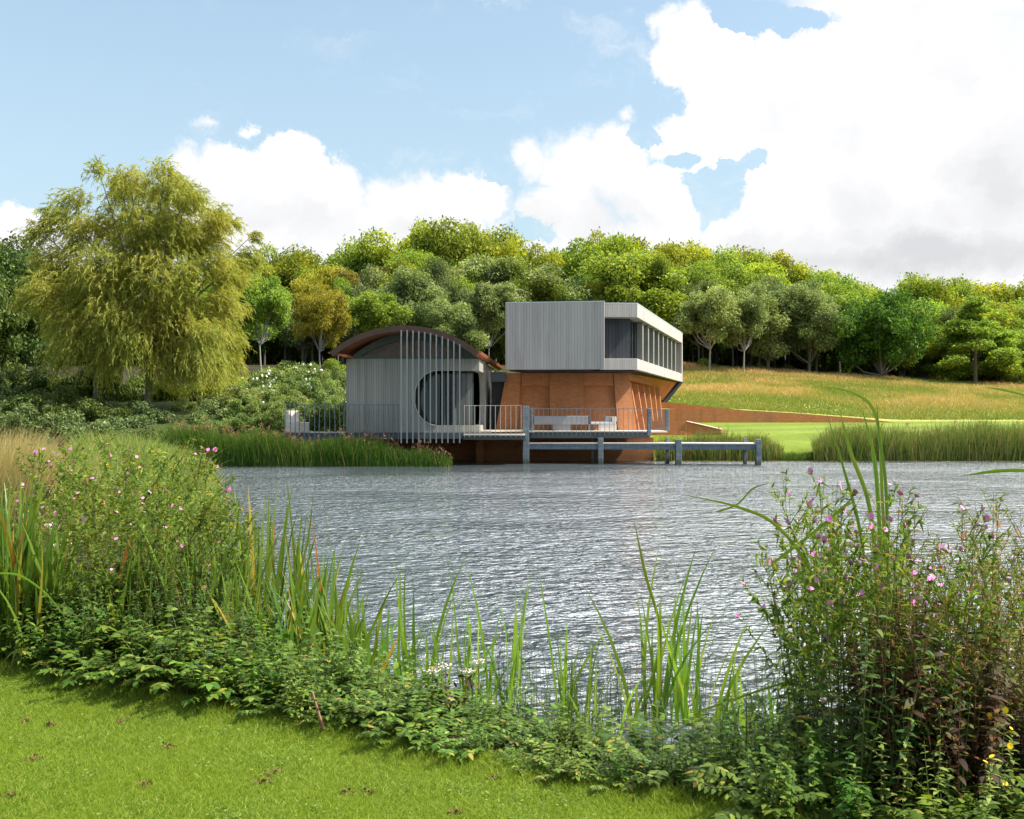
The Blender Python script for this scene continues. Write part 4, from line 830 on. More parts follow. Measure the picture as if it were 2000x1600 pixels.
# left shore sedges
rng = np.random.default_rng(9); n = 26000; t_ = rng.uniform(0, 1, n); i0 = np.array([(-4.2, 12.5), (-7.4, 24), (-11.8, 35), (-14, 42)]); sx = np.interp(t_, [0, .3, .65, 1], i0[:, 0])-rng.uniform(0, 1, n)**1.5*3.8; sy = np.interp(t_, [0, .3, .65, 1], i0[:, 1])+rng.uniform(-.6, .6, n)
a = blades(sx, sy, gz(sx, sy)-.03, rng.uniform(.3, .8, n)*(.3+1.3*clumpy(sx, sy, 1.3, 8)), .024, rng, .22, droop=.3); tag(obj('sedge', mesh_np('sedge', a[0], a[1], [REEDR], rnd=a[2])), 'green sedges lining the left shore behind the pink flowers', 'sedges', kind='stuff')
rng = np.random.default_rng(10); n = 9000; Y = rng.uniform(12.5, 15, n); px = rng.normal(10, 45, n); X = (px-1000)*Y/F; a = blades(X, Y, gz(X, Y)-.03, rng.uniform(.9, 1.6, n)*(1-.3*np.clip((px-30)/80, 0, 1)), .012, rng, .1, wind=(.12, 0), droop=.3); tag(obj('tan_grass', mesh_np('tan_grass', a[0], a[1], [TAN], rnd=a[2])), 'tall tan feathery grass at the left edge behind the flowers', 'grass', kind='stuff')
# meadow
rng = np.random.default_rng(12); n = 90000; Y = 57.3+rng.random(n)**1.1*34; px = rng.uniform(1270, 2060, n); X = (px-1000)*Y/F; Z = gz(X, Y)
ok = (Y > 57.6); X, Y, Z = X[ok], Y[ok], Z[ok]; n = len(X); f = ss(57, 74, Y)
gn = np.random.default_rng(4).random((40, 60)); pt = np.zeros(n)
for sc_, am in ((2.2, .3), (5., .45), (11., .25)):
    u_, v_ = X/sc_+7, Y/sc_; iu, iv = np.floor(u_).astype(int), np.floor(v_).astype(int); fu, fv = ss(0, 1, u_-iu), ss(0, 1, v_-iv); G_ = lambda a_, b_: gn[b_ % 40, a_ % 60]
    pt += am*((G_(iu, iv)*(1-fu)+G_(iu+1, iv)*fu)*(1-fv)+(G_(iu, iv+1)*(1-fu)+G_(iu+1, iv+1)*fu)*fv)
pt = ss(.25, .75, pt)
h_ = rng.uniform(.18, .5, n)*(.45+.6*f)*(.7+.6*pt); a = blades(X, Y, Z-.02, h_, .05*rng.uniform(.6, 1.3, n), rng, .25, droop=.3)
top_ = ss(76, 88, Y)*ss(48, 20, X); tone = np.clip(.04+.32*f+.85*(pt-.42)*(.35+.75*f)+.55*top_+rng.normal(0, .12, n), 0, 1); tag(obj('meadow_grass', mesh_np('meadow_grass', a[0], a[1], [MEAD], rnd=np.repeat(tone, 2))), 'dry tan and green meadow grass on the slope below the wood', 'grass', kind='stuff')
# algae line on the far edge
SC = plain('yellow_algae', (.22, .20, .03), .8, .2, var=.3)
rng = np.random.default_rng(14); n = 3000; px = rng.uniform(1040, 2060, n); X = (px-1000)*45.4/F; Y = np.where(X < 7, 47.3, 45.45)-np.abs(rng.normal(0, .28, n)); P_ = np.stack([X, Y, np.full(n, .012)], 1); D_ = np.stack([rng.normal(size=n), rng.normal(size=n), np.zeros(n)], 1)
a = ribbons(P_, nrm(D_), rng.uniform(.05, .2, n), .1, [.4, 1, .4], 0, 0, rng); tag(obj('algae', mesh_np('algae', a[0], a[1], [SC])), 'yellow algae scum floating along the far water edge', 'algae', kind='stuff')
# lawn in the foreground
LAWN = leafmat('lawn_blades', [(0, (.078, .14, .012)), (.5, (.14, .215, .018)), (.85, (.215, .28, .03)), (1, (.36, .34, .11))], .38, patch=(2.2, (.17, .23, .02)))
rng = np.random.default_rng(15); n = 420000
Y = 2.9+(7.6-2.9)*rng.random(n)**1.25; X = (rng.uniform(-60, 1720, n)-1000)*Y/F; o = lo(X, Y); ok = (o < .06+.06*rng.random(n)) ; X, Y, o = X[ok], Y[ok], o[ok]; n = len(X)
edge = ss(-.25, 0, o); a = blades(X, Y, gz(X, Y)-.004, rng.uniform(.012, .034, n)*(1+1.1*edge), .0030*rng.uniform(.7, 1.4, n), rng, .42, prof=(1, .7, .1), droop=.35)
tag(obj('lawn_grass', mesh_np('lawn_grass', a[0], a[1], [LAWN], rnd=a[2])), 'short mown bright green lawn in the foreground', 'lawn', kind='stuff')
SOIL = plain('crumbly_soil', (.12, .07, .04), .95, .1, var=.4, scale=60)
for j, (px, py) in enumerate([(285, 1535), (515, 1530), (535, 1512), (675, 1550), (715, 1550), (100, 1418), (50, 1410), (238, 1410), (65, 1485), (705, 1365+80), (965, 1522), (1100, 1530), (20, 1557), (330, 1460), (890, 1590), (1105, 1525)]):
    Y = (EYE-.45)*F/(py-HOR); x = ax(px, Y)
    if lo(x, Y) > -.1: continue
    rng = np.random.default_rng(100+j); P_ = rng.normal(size=(26, 3))*np.array([.016, .012, .003])+np.array([0, 0, .006]); D_ = sph(26, rng); v = ribbons(P_, D_, .013, .010, [.6, 1, .5], 0, 3, rng)
    o_ = obj('worm_cast', mesh_np('worm_cast', v[0], v[1], [SOIL])); o_.location = (x, Y, .452); tag(o_, 'little brown crumbly worm cast on the lawn', 'worm cast', 'worm casts on the lawn')

CLOV = leafmat('clover_leaves', [(0, (.05, .11, .02)), (.6, (.09, .17, .03)), (1, (.16, .24, .05))], .3)
rng = np.random.default_rng(61); k = 2600; cx = rng.uniform(0, 1, 130); cyy = rng.uniform(0, 1, 130); ci = rng.integers(0, 130, k); Yc = 3.1+3.2*cyy; Xc = (cx*1600-1000)*Yc/F; X = Xc[ci]+rng.normal(0, .06, k); Y = Yc[ci]+rng.normal(0, .05, k); ok = lo(X, Y) < -.08; X, Y = X[ok], Y[ok]; k = len(X)
D_ = nrm(np.stack([rng.normal(size=k), rng.normal(size=k), rng.uniform(.1, .5, k)], 1)); a = ribbons(np.stack([X, Y, gz(X, Y)+rng.uniform(.016, .03, k)], 1), D_, rng.uniform(.009, .018, k), rng.uniform(.007, .012, k), [.4, 1, .4], .2, .4, rng)
tag(obj('clover', mesh_np('clover', a[0], a[1], [CLOV], rnd=a[2])), 'patches of tiny clover leaves in the foreground lawn', 'clover', kind='stuff')
# ------------------------------------------------------------------ foreground plants
FG = {
 'herb': leafmat('willowherb_leaves', [(0, (.06, .115, .016)), (.6, (.125, .205, .026)), (.94, (.23, .30, .045)), (1, (.40, .18, .03))], .42),
 'herbr': leafmat('seeding_willowherb_leaves', [(0, (.07, .12, .02)), (.55, (.15, .21, .035)), (.85, (.24, .20, .05)), (1, (.32, .15, .06))], .42),
 'iris': leafmat('iris_blades', [(0, (.06, .12, .02)), (.8, (.14, .23, .03)), (.96, (.26, .28, .04)), (1, (.38, .16, .03))], .4, .3, .5),
 'cat': leafmat('cattail_blades', [(0, (.09, .18, .02)), (.7, (.17, .29, .035)), (1, (.26, .35, .05))], .45, .3, .5),
 'pin': leafmat('pinnate_leaves', [(0, (.045, .09, .014)), (.6, (.095, .165, .022)), (.95, (.18, .26, .035)), (1, (.30, .22, .05))], .35),
 'broad': leafmat('broad_leaves', [(0, (.03, .075, .012)), (.6, (.07, .145, .018)), (1, (.17, .26, .03))], .35),
 'brown': leafmat('withered_leaves', [(0, (.035, .022, .012)), (.45, (.07, .04, .022)), (.8, (.07, .075, .022)), (1, (.18, .09, .035))], .25),
 'dgreen': leafmat('shaded_leaves', [(0, (.03, .07, .015)), (.7, (.06, .12, .025)), (1, (.12, .14, .03))], .25),
 'yel': leafmat('pale_green_leaves', [(0, (.10, .16, .04)), (.6, (.17, .24, .06)), (1, (.26, .32, .08))], .4),
}
STEM = plain('green_stem', (.10, .12, .035), .6, .3, var=.3); STEMR = plain('reddish_stem', (.17, .075, .04), .6, .3, var=.3); RUSH = plain('dark_rush', (.05, .09, .025), .5, .3)
PINK = plain('pink_petals', (.72, .20, .56), .5, .2, var=.2); YEL = plain('yellow_petals', (.85, .52, .02), .5, .2, var=.1); CRM = plain('cream_petals', (.62, .55, .48), .6, .2, var=.15)
def flower_mesh(name, m, r=.014, k=5, seed=1):
    rng = np.random.default_rng(seed); th_ = np.arange(k)*2*np.pi/k; D = nrm(np.stack([np.cos(th_), np.sin(th_), np.full(k, .35)], 1)); side = np.stack([-np.sin(th_), np.cos(th_), np.zeros(k)], 1)
    v = ribbons(np.zeros((k, 3)), D, r, r*1.15, [.3, 1, .75], .2, 0, rng, side=side); return mesh_np(name, v[0], v[1], [m])
FP = flower_mesh('flower', PINK, .0155, 4); FY = flower_mesh('flower', YEL, .0095, 12)
def herb_mesh(seed, H=1.5, m='herb', sparse=1.0, pods=False):
    """tall willowherb: stem, paired narrow leaves, branched top; returns meshes and flower spots"""
    rng = np.random.default_rng(seed); zz = np.arange(.12, H, .045/sparse); bend = rng.normal(0, .06, 2)
    def axis(z): u = z/H; return np.stack([bend[0]*u**2, bend[1]*u**2, z], -1)
    ph = np.cumsum(rng.normal(1.6, .4, len(zz))); parts = []; u = zz/H
    for s_ in (0, np.pi):
        D = nrm(np.stack([np.cos(ph+s_), np.sin(ph+s_), .55-.35*(1-u)], 1)); Ll = (.115-.06*u)*rng.uniform(.7, 1.2, len(zz)); parts.append(ribbons(axis(zz), D, Ll, Ll*.29, [.35, 1, .7, .08], .55*rng.random(len(zz))+.15, .5, rng))
    SP = [axis(np.array([0., H*.33, H*.66])), ]; P_ = [axis(np.array([z]))[0] for z in (0, H*.33, H*.66)]; Q_ = [axis(np.array([z]))[0] for z in (H*.33, H*.66, H)]; r0 = [.005, .0042, .0034]; r1 = [.0042, .0034, .0012]; spots = [axis(np.array([H]))[0]]
    nb = int(15*sparse)
    for j in range(nb):
        z0 = H*rng.uniform(.42, .93); p0 = axis(np.array([z0]))[0]; a_ = rng.uniform(0, 6.28); Lb = (H-z0)*.45+.10; d_ = nrm(np.array([math.cos(a_)*.55, math.sin(a_)*.55, .75])); q0 = p0+d_*Lb; P_.append(p0); Q_.append(q0); r0.append(.0022); r1.append(.0008); spots.append(q0)
        k = int(18*Lb/.2); tt = rng.uniform(.15, 1, k); pp = p0+(q0-p0)*tt[:, None]; Dl = nrm(rng.normal(size=(k, 3))*.8+d_*.7+np.array([0, 0, .1])); Ll = rng.uniform(.03, .06, k); parts.append(ribbons(pp, Dl, Ll, Ll*(.14 if pods else .28), [.4, 1, .6, .1], .3, .8, rng))
    v = merge(parts); tv = tubes(np.array(P_), np.array(Q_), np.array(r0), np.array(r1), 4)
    return mesh_np('foliage', v[0], v[1], [FG[m]], rnd=v[2]), mesh_np('stem', tv[0], tv[1], [STEMR if pods else STEM]), spots
def pin_mesh(seed, m='pin', n=26, H=.42, ll=.056):
    """low plant of arching compound leaves"""
    rng = np.random.default_rng(seed); parts = []; P_ = []; Q_ = []
    for j in range(n):
        a_ = rng.uniform(0, 6.28); b0 = np.array([rng.normal()*.05, rng.normal()*.05, 0.]); Ls = H*rng.uniform(.5, 1.1); d_ = nrm(np.array([math.cos(a_)*.75, math.sin(a_)*.75, rng.uniform(.5, 1.3)])); rr_ = rng.uniform(.15, .45)
        k = 6; t_ = np.linspace(.42, 1, k); pc = b0+d_*(Ls*t_)[:, None]; pc[:, 2] -= rr_*Ls*t_**2
        tn = nrm(d_+np.array([0, 0, -1.])*(2*rr_*t_)[:, None]); sd = nrm(np.cross(tn, np.array([0, 0, 1.])))
        for s_ in (-1, 1):
            D = nrm(sd*s_+tn*.55); Ll = ll*rng.uniform(.75, 1.2, k)*(1-.35*np.abs(t_-.7)); parts.append(ribbons(pc, D, Ll, Ll*.48, [.25, 1, .85, .08], .3, .25, rng))
        parts.append(ribbons(pc[-1:], tn[-1:], np.array([ll*1.2]), np.array([ll*.55]), [.25, 1, .85, .08], .3, .2, rng)); P_.append(b0); Q_.append(pc[2]); P_.append(pc[2]); Q_.append(pc[-1])
    v = merge(parts); tv = tubes(np.array(P_), np.array(Q_), .0022, .0012, 3); return mesh_np('foliage', v[0], v[1], [FG[m]], rnd=v[2]), mesh_np('stem', tv[0], tv[1], [STEM])
def leafy_mesh(seed, m='broad', H=.45, n=10, ll=.072, asp=.5, dens=14):
    """several upright stems with opposite oval leaves"""
    rng = np.random.default_rng(seed); parts = []; P_ = []; Q_ = []
    for j in range(n):
        b0 = np.array([rng.normal()*.06, rng.normal()*.06, 0.]); q0 = b0+np.array([rng.normal()*.12, rng.normal()*.12, 1])*H*rng.uniform(.6, 1.1); P_.append(b0); Q_.append(q0)
        t_ = np.linspace(.18, 1, dens); pp = b0+(q0-b0)*t_[:, None]; ph = np.arange(dens)*1.57+rng.uniform(0, 6)
        for s_ in (0, np.pi):
            D = nrm(np.stack([np.cos(ph+s_), np.sin(ph+s_), rng.uniform(-.1, .7, dens)], 1)); Ll = ll*rng.uniform(.6, 1.2, dens)*(1-.4*t_); parts.append(ribbons(pp, D, Ll, Ll*asp, [.3, 1, .8, .06], .4, .35, rng))
    v = merge(parts); tv = tubes(np.array(P_), np.array(Q_), .003, .0012, 4); return mesh_np('foliage', v[0], v[1], [FG[m]], rnd=v[2]), mesh_np('stem', tv[0], tv[1], [STEM if m != 'brown' else STEMR]), [Vector(q) for q in Q_]
def clump_mesh(seed, m, n=16, H=1.2, wd=.022, spread=.09, lean=.14, dead=.1):
    rng = np.random.default_rng(seed); P_ = np.stack([rng.normal(0, spread, n), rng.normal(0, spread, n), np.full(n, -.05)], 1); D = nrm(np.stack([rng.normal(0, lean, n), rng.normal(0, lean, n), np.ones(n)], 1)); L_ = H*rng.uniform(.5, 1.05, n)
    v = ribbons(P_, D, L_, wd*rng.uniform(.7, 1.2, n), [.9, 1, 1, .95, .8, .5, .04], rng.uniform(0, .16, n), .5, rng, side=nrm(np.stack([np.ones(n), rng.normal(0, .6, n), np.zeros(n)], 1)), bow=np.stack([rng.normal(0, .13, n), rng.normal(0, .1, n), np.zeros(n)], 1))
    return mesh_np('blades', v[0], v[1], [FG[m]], rnd=v[2]*.0+np.repeat(rng.random(n), 6), smooth=True)
HB = [herb_mesh(200+i, 1.5, 'herb', .8) for i in range(5)]; HR = [herb_mesh(220+i, 1.5, 'herbr', .75, True) for i in range(4)]; HG = [herb_mesh(230+i, 1.5, 'herb', .6) for i in range(3)]
PN = [pin_mesh(240+i) for i in range(4)]; BR = [leafy_mesh(250+i) for i in range(3)]; BW = [leafy_mesh(260+i, 'brown', .80, 9, .072, .42, 17) for i in range(3)]; DG = [leafy_mesh(270+i, 'dgreen', .75, 9, .07, .4, 17) for i in range(3)]
YG = [leafy_mesh(280+i, 'yel', .5, 4, .06, .38, 13) for i in range(2)]; SM = [leafy_mesh(290+i, 'pin', .32, 13, .055, .5, 10) for i in range(3)]
IR = [clump_mesh(300+i, 'iris', 20, 1.3, .030) for i in range(4)]; CT = [clump_mesh(310+i, 'cat', 9, 1.4, .026, .07, .12) for i in range(4)]
def put_plant(name, meshes, x, y, label, cat, group, s=1., sz=None, z=None, flowers=(), tilt=0, fm=None):
    if group and 'lawn edge' in group and s > 1.15: sz = min(s, 1.9); s = 1.15
    z = float(gz(x, y))-.02 if z is None else z; t_ = thing(name, label, cat, group, (x, y, z)); t_.rotation_euler = (random.gauss(0, tilt), random.gauss(0, tilt), random.uniform(0, 6.28)); t_.scale = (s, s, sz or s)
    for me_ in meshes: obj(me_.name.split('.')[0], me_, t_)
    for q in flowers:
        o = obj('flower', fm or FP, t_); o.location = Vector(q); o.rotation_euler = (random.uniform(-1.3, 1.3), random.uniform(-1.3, 1.3), 0); k = random.uniform(.8, 1.25); o.scale = (k, k, k)
    return t_
rnd = random.Random(21)
def zone(px, row=None):
    for lim, s in ((60, 'at the left edge'), (150, 'left of the two cream umbels'), (260, 'right of the cream umbels'), (370, 'at mid-bank'), (480, 'left of the iris leaves'), (640, 'below the iris leaves'), (760, 'near the broken orange stem'), (900, 'below the white flower heads'), (1060, 'below the centre cattails'), (1230, 'right of the photo centre'), (1420, 'below the tallest cattails'), (1560, 'left of the right thicket'), (1680, 'left in the right thicket'), (1790, 'by the tall upright leaves'), (1890, 'left of the yellow flowers'), (9999, 'at the right edge')):
        if px < lim: return s+(', '+row if row else '')
def rowof(f, names=('front row', 'middle row', 'back row')): return names[min(2, int(f*3))]
# left mass of willowherb with pink flowers
n = 0; k = 0
while n < 92 and k < 4000:
    k += 1; Y = rnd.uniform(6.5, 9.8); px = rnd.uniform(40, 500); x = ax(px, Y)
    if float(sdist(np.array(x), np.array(Y))) < .1 or lo(x, Y) < .45: continue
    top = np.interp(px, [40, 130, 250, 350, 430, 500], [905, 880, 868, 885, 940, 1000])+rnd.choice([-35, -10, 0, 20, 60, 110, 160, 210])+rnd.uniform(-12, 12); z = float(gz(x, Y)); h = az(top, Y)-z
    mm = HB[n % 5]; fl = rnd.sample(mm[2], rnd.choice([0, 1, 2, 3, 4]))
    put_plant('willowherb', mm[:2], x, Y, '%s %swillowherb in the left thicket %s' % ('short' if h < 1.0 else 'tall' if h < 1.3 else 'very tall', 'pink-flowered ' if fl else 'flowerless ', zone(px, rowof((Y-6.5)/3.3))), 'wildflower', 'willowherb thicket on the left bank', s=.95, sz=h/1.5, flowers=fl, tilt=.07); n += 1
# right mass: green willowherb left part, reddish seeding ones further right
n = 0; k = 0
while n < 74 and k < 4000:
    k += 1; Y = rnd.uniform(4.0, 5.3); px = rnd.uniform(1545, 2060); x = ax(px, Y)
    if lo(x, Y) < .3 or lo(x, Y) > 1.6: continue
    z = float(gz(x, Y)); top = np.interp(px, [1545, 1600, 1700, 1800, 1900, 2060], [925, 890, 930, 920, 935, 930])+rnd.uniform(0, 190); h = az(top, Y)-z
    if px < 1690 or rnd.random() < .4: mm = HG[n % 3]; fl = rnd.sample(mm[2], rnd.choice([3, 4, 5, 6])); lb, gp = 'green pink-flowered willowherb '+zone(px, rowof((Y-4)/1.3)), 'green willowherb at the right'
    else: mm = HR[n % 4]; fl = rnd.sample(mm[2], rnd.choice([0, 0, 1])); lb, gp = 'reddish seeding willowherb %s' % zone(px, rowof((Y-4)/1.3))+(', with a pink flower' if fl else ''), 'seeding willowherb at the right'
    put_plant('willowherb', mm[:2], x, Y, lb, 'wildflower', gp, s=.8, sz=h/1.5, flowers=fl, tilt=.06); n += 1
# withered dark leaves low in the right thicket
n = 0
while n < 78:
    Y = rnd.uniform(3.9, 5.1); px = rnd.uniform(1560, 2080); x = ax(px, Y)
    if lo(x, Y) < .35 or lo(x, Y) > 1.4: continue
    br = rnd.random() < .62; q = (BW if br else DG)[n % 3]
    put_plant('withered_plant' if br else 'shaded_plant', q[:2], x, Y, ('brown withered leafy stalks ' if br else 'dark leafy stems low down ')+zone(px, rowof((Y-3.9)/1.2)), 'weed', 'withered stalks at the right' if br else 'dark stems at the right', s=rnd.uniform(.9, 1.25), tilt=.15); n += 1
# dark leafy understorey of the left thicket
n = 0
while n < 60:
    Y = rnd.uniform(6.0, 8.0); px = rnd.uniform(-20, 520); x = ax(px, Y)
    if lo(x, Y) < .2 or float(sdist(np.array(x), np.array(Y))) < .1: continue
    q = DG[n % 3]; put_plant('shaded_plant', q[:2], x, Y, 'dark leafy stems under the left willowherb '+zone(px, rowof((Y-6)/2)), 'weed', 'dark stems at the left', s=rnd.uniform(.55, .85), tilt=.15); n += 1
# low herbs along the lawn edge
n = 0
while n < 400:
    s_ = rnd.uniform(-2.0, 7.2); o_ = rnd.random()**1.2*(1.05 if s_ < 4.2 else 1.2)+.02; p = LE0+LU*s_+LN*o_; x, y = float(p[0]), float(p[1])
    if y < 2.6: continue
    px = x/y*F+1000
    if 700 < px < 1420 and (o_ > .85 or rnd.random() < .25): continue
    hmax = np.interp(px, [0, 350, 600, 800, 950, 1150, 1400, 1520, 1700, 2000], [.62, .50, .42, 0.34, .30, .29, .33, .50, .44, .42])*(.72+.4*min(1, o_/.5))*rnd.choice([.55, .8, 1.0, 1.0, 1.2])
    t_ = rnd.random()
    if px < 480 or px > 1480: kind = 'broad' if t_ < .35 else ('pin' if t_ < .75 else 'small')
    else: kind = 'pin' if t_ < .5 else ('small' if t_ < .82 else 'broad')
    if kind == 'pin': put_plant('meadowsweet', PN[n % 4], x, y, ('knee-high ' if hmax > .5 else 'ankle-high ' if hmax < .3 else 'mid-height ')+'plant with compound toothed leaves '+zone(px, rowof(o_/1.1, ('beside the lawn', 'middle row', 'nearest the water'))), 'wild plant', 'compound-leaved plants at the lawn edge', s=hmax/.36*rnd.uniform(.75, 1.1), tilt=.1)
    elif kind == 'small': put_plant('bedstraw', SM[n % 3][:2], x, y, ('knee-high ' if hmax > .5 else 'ankle-high ' if hmax < .3 else 'mid-height ')+'small-leaved bushy weed '+zone(px, rowof(o_/1.1, ('beside the lawn', 'middle row', 'nearest the water'))), 'wild plant', 'small-leaved weeds at the lawn edge', s=hmax/.36*rnd.uniform(.7, 1.05), tilt=.1)
    else: put_plant('nettle', BR[n % 3][:2], x, y, ('knee-high ' if hmax > .5 else 'ankle-high ' if hmax < .3 else 'mid-height ')+'broad-leaved green weed '+zone(px, rowof(o_/1.1, ('beside the lawn', 'middle row', 'nearest the water'))), 'wild plant', 'broad-leaved weeds at the lawn edge', s=hmax/.48*rnd.uniform(.7, 1.0), tilt=.1)
    n += 1
# pale yellow-flowered plants, bottom right
for j, (px, py, Y) in enumerate([(1830, 1395, 3.75), (1925, 1375, 3.8), (1965, 1410, 3.85), (1990, 1500, 3.6), (1740, 1450, 3.7), (1885, 1460, 3.6), (1700, 1420, 4.0)]):
    x = ax(px, Y); z = float(gz(x, Y)); h = az(py, Y)-z; q = YG[j % 2]; fl = [Vector(v_)+Vector((0, 0, .012)) for v_ in q[2]] if j not in (4, 6) else []
    if j in (4, 6): put_plant('mint_plant', q[:2], x, Y, 'pale green leafy plant without flowers beside the yellow-flowered ones', 'wild plant', 'pale green plants at the right', s=.9, sz=h/.5, tilt=.05)
    else: put_plant('fleabane', q[:2], x, Y, 'pale green plant with small yellow daisy flowers at the bottom right', 'wildflower', 'yellow-flowered plants', s=.9, sz=h/.5, flowers=fl, tilt=.05, fm=FY)
# iris clumps
IRS = [(-10, 915, 6.6), (38, 925, 6.45), (66, 950, 6.4), (92, 965, 6.5), (118, 1010, 6.4), (5, 955, 6.6), (45, 975, 6.65), (280, 1000, 6.6), (365, 1000, 6.7), (420, 1020, 6.6), (455, 975, 6.9), (0, 930, 6.5), (28, 905, 6.7), (50, 940, 6.6), (80, 955, 6.8), (105, 980, 6.6), (-25, 900, 6.5), (15, 970, 6.4), (60, 1000, 6.5), (250, 1020, 6.6), (330, 1030, 6.7), (400, 1010, 6.8), (440, 985, 7.0), (480, 960, 7.2), (520, 930, 7.3), (555, 950, 7.1), (590, 985, 7.0), (600, 960, 7.2), (630, 1040, 7.0), (650, 1090, 6.9), (670, 1080, 6.8), (690, 1110, 6.8), (610, 1100, 6.5), (560, 1100, 6.4), (500, 1080, 6.5), (460, 1060, 6.5), (640, 1150, 6.5), (680, 1160, 6.4)]
for j, (px, py, Y) in enumerate(IRS):
    x = ax(px, Y); z = max(-.05, float(gz(x, Y))); h = az(py, Y)-z; side_ = 'at the left edge of the photo' if px < 200 else ('inside the left thicket' if px < 420 else 'where the left thicket meets the water')
    put_plant('iris_clump', [IR[j % 4]], x, Y, 'clump of sword-shaped iris leaves '+side_+', '+ORD[sorted([q[0] for q in IRS if (q[0] < 200) == (px < 200) and ((q[0] < 420) == (px < 420))]).index(px)]+' from left', 'iris', 'iris clumps '+side_, s=1., sz=h/1.15, z=z, tilt=.04)
# cattail clumps rising from the shallow water
CTS = [(730, 1110, 7.3), (765, 1160, 7.0), (815, 1090, 7.0), (860, 1180, 6.8), (905, 1100, 6.9), (940, 1130, 6.8), (975, 1120, 6.6), (1010, 1105, 6.6), (1100, 1110, 6.5), (1130, 1230, 6.4), (1190, 1290, 6.2), (1290, 1060, 6.6), (1325, 1045, 6.6), (1350, 1120, 6.5), (1265, 1160, 6.3), (1385, 1190, 6.3), (1440, 1280, 6.1), (1530, 1200, 6.0), (1480, 1300, 5.9)]
cl = ['leftmost cattail clump, just right of the iris leaves', 'short cattail clump second from the left of the row', 'tall cattail clump with one broad leaf, third from the left', 'low cattail clump left of the white flower heads', 'leaning cattail clump near the white flower heads', 'cattail clump just left of the centre of the photo', 'cattail clump leaning left at the centre', 'upright cattail clump at the centre of the photo', 'tall narrow cattail clump right of the centre', 'short cattail clump right of the tall narrow one', 'lowest cattail clump left of the tallest group', 'left one of the three tallest cattail clumps', 'middle one of the three tallest cattail clumps', 'right one of the three tallest cattail clumps', 'shorter cattail clump leaning left of the tallest group', 'cattail clump just right of the tallest group', 'small cattail clump between the tallest group and the right thicket', 'pair-leaved cattail clump beside the right thicket', 'short cattail clump at the foot of the right thicket']
for j, (px, py, Y) in enumerate(CTS):
    x = ax(px, Y); h = az(py, Y)+.1; put_plant('cattail_clump', [CT[j % 4]], x, Y, cl[j], 'cattail', 'cattail clumps in the shallows', s=.9, sz=h/1.25, z=-.1, tilt=.05)
# thin dark rushes
rng = np.random.default_rng(33)
def rush_me(seed):
    r_ = np.random.default_rng(seed); k = 9; P_ = np.stack([r_.normal(0, .1, k), r_.normal(0, .06, k), np.full(k, -.1)], 1); Q_ = P_+np.stack([r_.normal(0, .06, k), r_.normal(0, .05, k), r_.uniform(.35, .75, k)], 1); v = tubes(P_, Q_, .0022, .001, 3); return mesh_np('stems', v[0], v[1], [RUSH])
RM = [rush_me(i) for i in range(4)]
for j in range(34):
    px = rnd.uniform(820, 1600); Y = rnd.uniform(5.6, 6.5); x = ax(px, Y)
    if float(sdist(np.array(x), np.array(Y))) > .15: continue
    put_plant('rush_tuft', [RM[j % 4]], x, Y, 'thin dark rush stems in the shallows '+zone(px), 'rush', 'rush tufts in the shallows', z=0, tilt=.03)
# single long blades that arch over the water, each with its own curve
def long_blade(pts, Y, wd, label, m='iris', Y1=None):
    P_ = [at(px, py, Y+(0 if Y1 is None else (Y1-Y)*i/(len(pts)-1))) for i, (px, py) in enumerate(pts)]; n_ = 22; cs = []
    for i in range(n_+1):
        u = i/n_*(len(P_)-1); k_ = min(int(u), len(P_)-2); f = u-k_; p0 = P_[max(k_-1, 0)]; p1 = P_[k_]; p2 = P_[k_+1]; p3 = P_[min(k_+2, len(P_)-1)]
        cs.append(.5*((2*p1)+(p2-p0)*f+(2*p0-5*p1+4*p2-p3)*f*f+(3*p1-p0-3*p2+p3)*f**3))
    V_ = []; F_ = []
    for i, q in enumerate(cs):
        tn = (cs[min(i+1, n_)]-cs[max(i-1, 0)]).normalized(); sd = tn.cross(Vector((0, 1, .25))).normalized(); w_ = wd*.5*min(1, (1-i/n_)*3.2+.03)
        V_ += [tuple(q-sd*w_), tuple(q+Vector((0, w_*.5, 0))), tuple(q+sd*w_)]
        if i: b = 3*i; F_ += [(b-3, b-2, b+1, b), (b-2, b-1, b+2, b+1)]
    me_ = mesh_np('long_blade', np.array(V_), np.array(F_), [FG[m]], rnd=np.full(len(F_), .55), smooth=True); tag(obj('long_blade', me_), label, 'cattail leaf')
long_blade([(1700, 1400), (1712, 1200), (1700, 1000), (1660, 880), (1640, 800)], 4.5, .019, 'leftmost of the tall dark cattail leaves in the right thicket')
long_blade([(1712, 1400), (1722, 1200), (1716, 1000), (1705, 880), (1680, 790)], 4.55, .020, 'second tall cattail leaf in the right thicket, with a bent brown tip')
long_blade([(1722, 1400), (1730, 1150), (1722, 950), (1718, 850), (1700, 790), (1650, 762), (1585, 755)], 4.6, .016, 'tall cattail leaf arching left above the right thicket')
long_blade([(1735, 1400), (1735, 1150), (1730, 950), (1718, 860), (1712, 785)], 4.5, .016, 'rightmost of the tall upright cattail leaves in the right thicket')
long_blade([(1700, 1350), (1695, 1200), (1682, 1050), (1652, 930), (1612, 800)], 4.7, .016, 'slim cattail leaf leaning left in the right thicket')
long_blade([(1640, 1300), (1590, 1130), (1520, 1030), (1440, 990), (1330, 966)], 4.6, .016, 'long cattail leaf reaching far left over the water')
long_blade([(1400, 1000), (1440, 985), (1470, 955), (1500, 945)], 4.9, .01, 'short leaf tip crossing the long reaching leaf')
long_blade([(1660, 980), (1590, 1040), (1530, 1085), (1495, 1115)], 4.4, .016, 'dark leaf bent down to the left with a drooping tip')
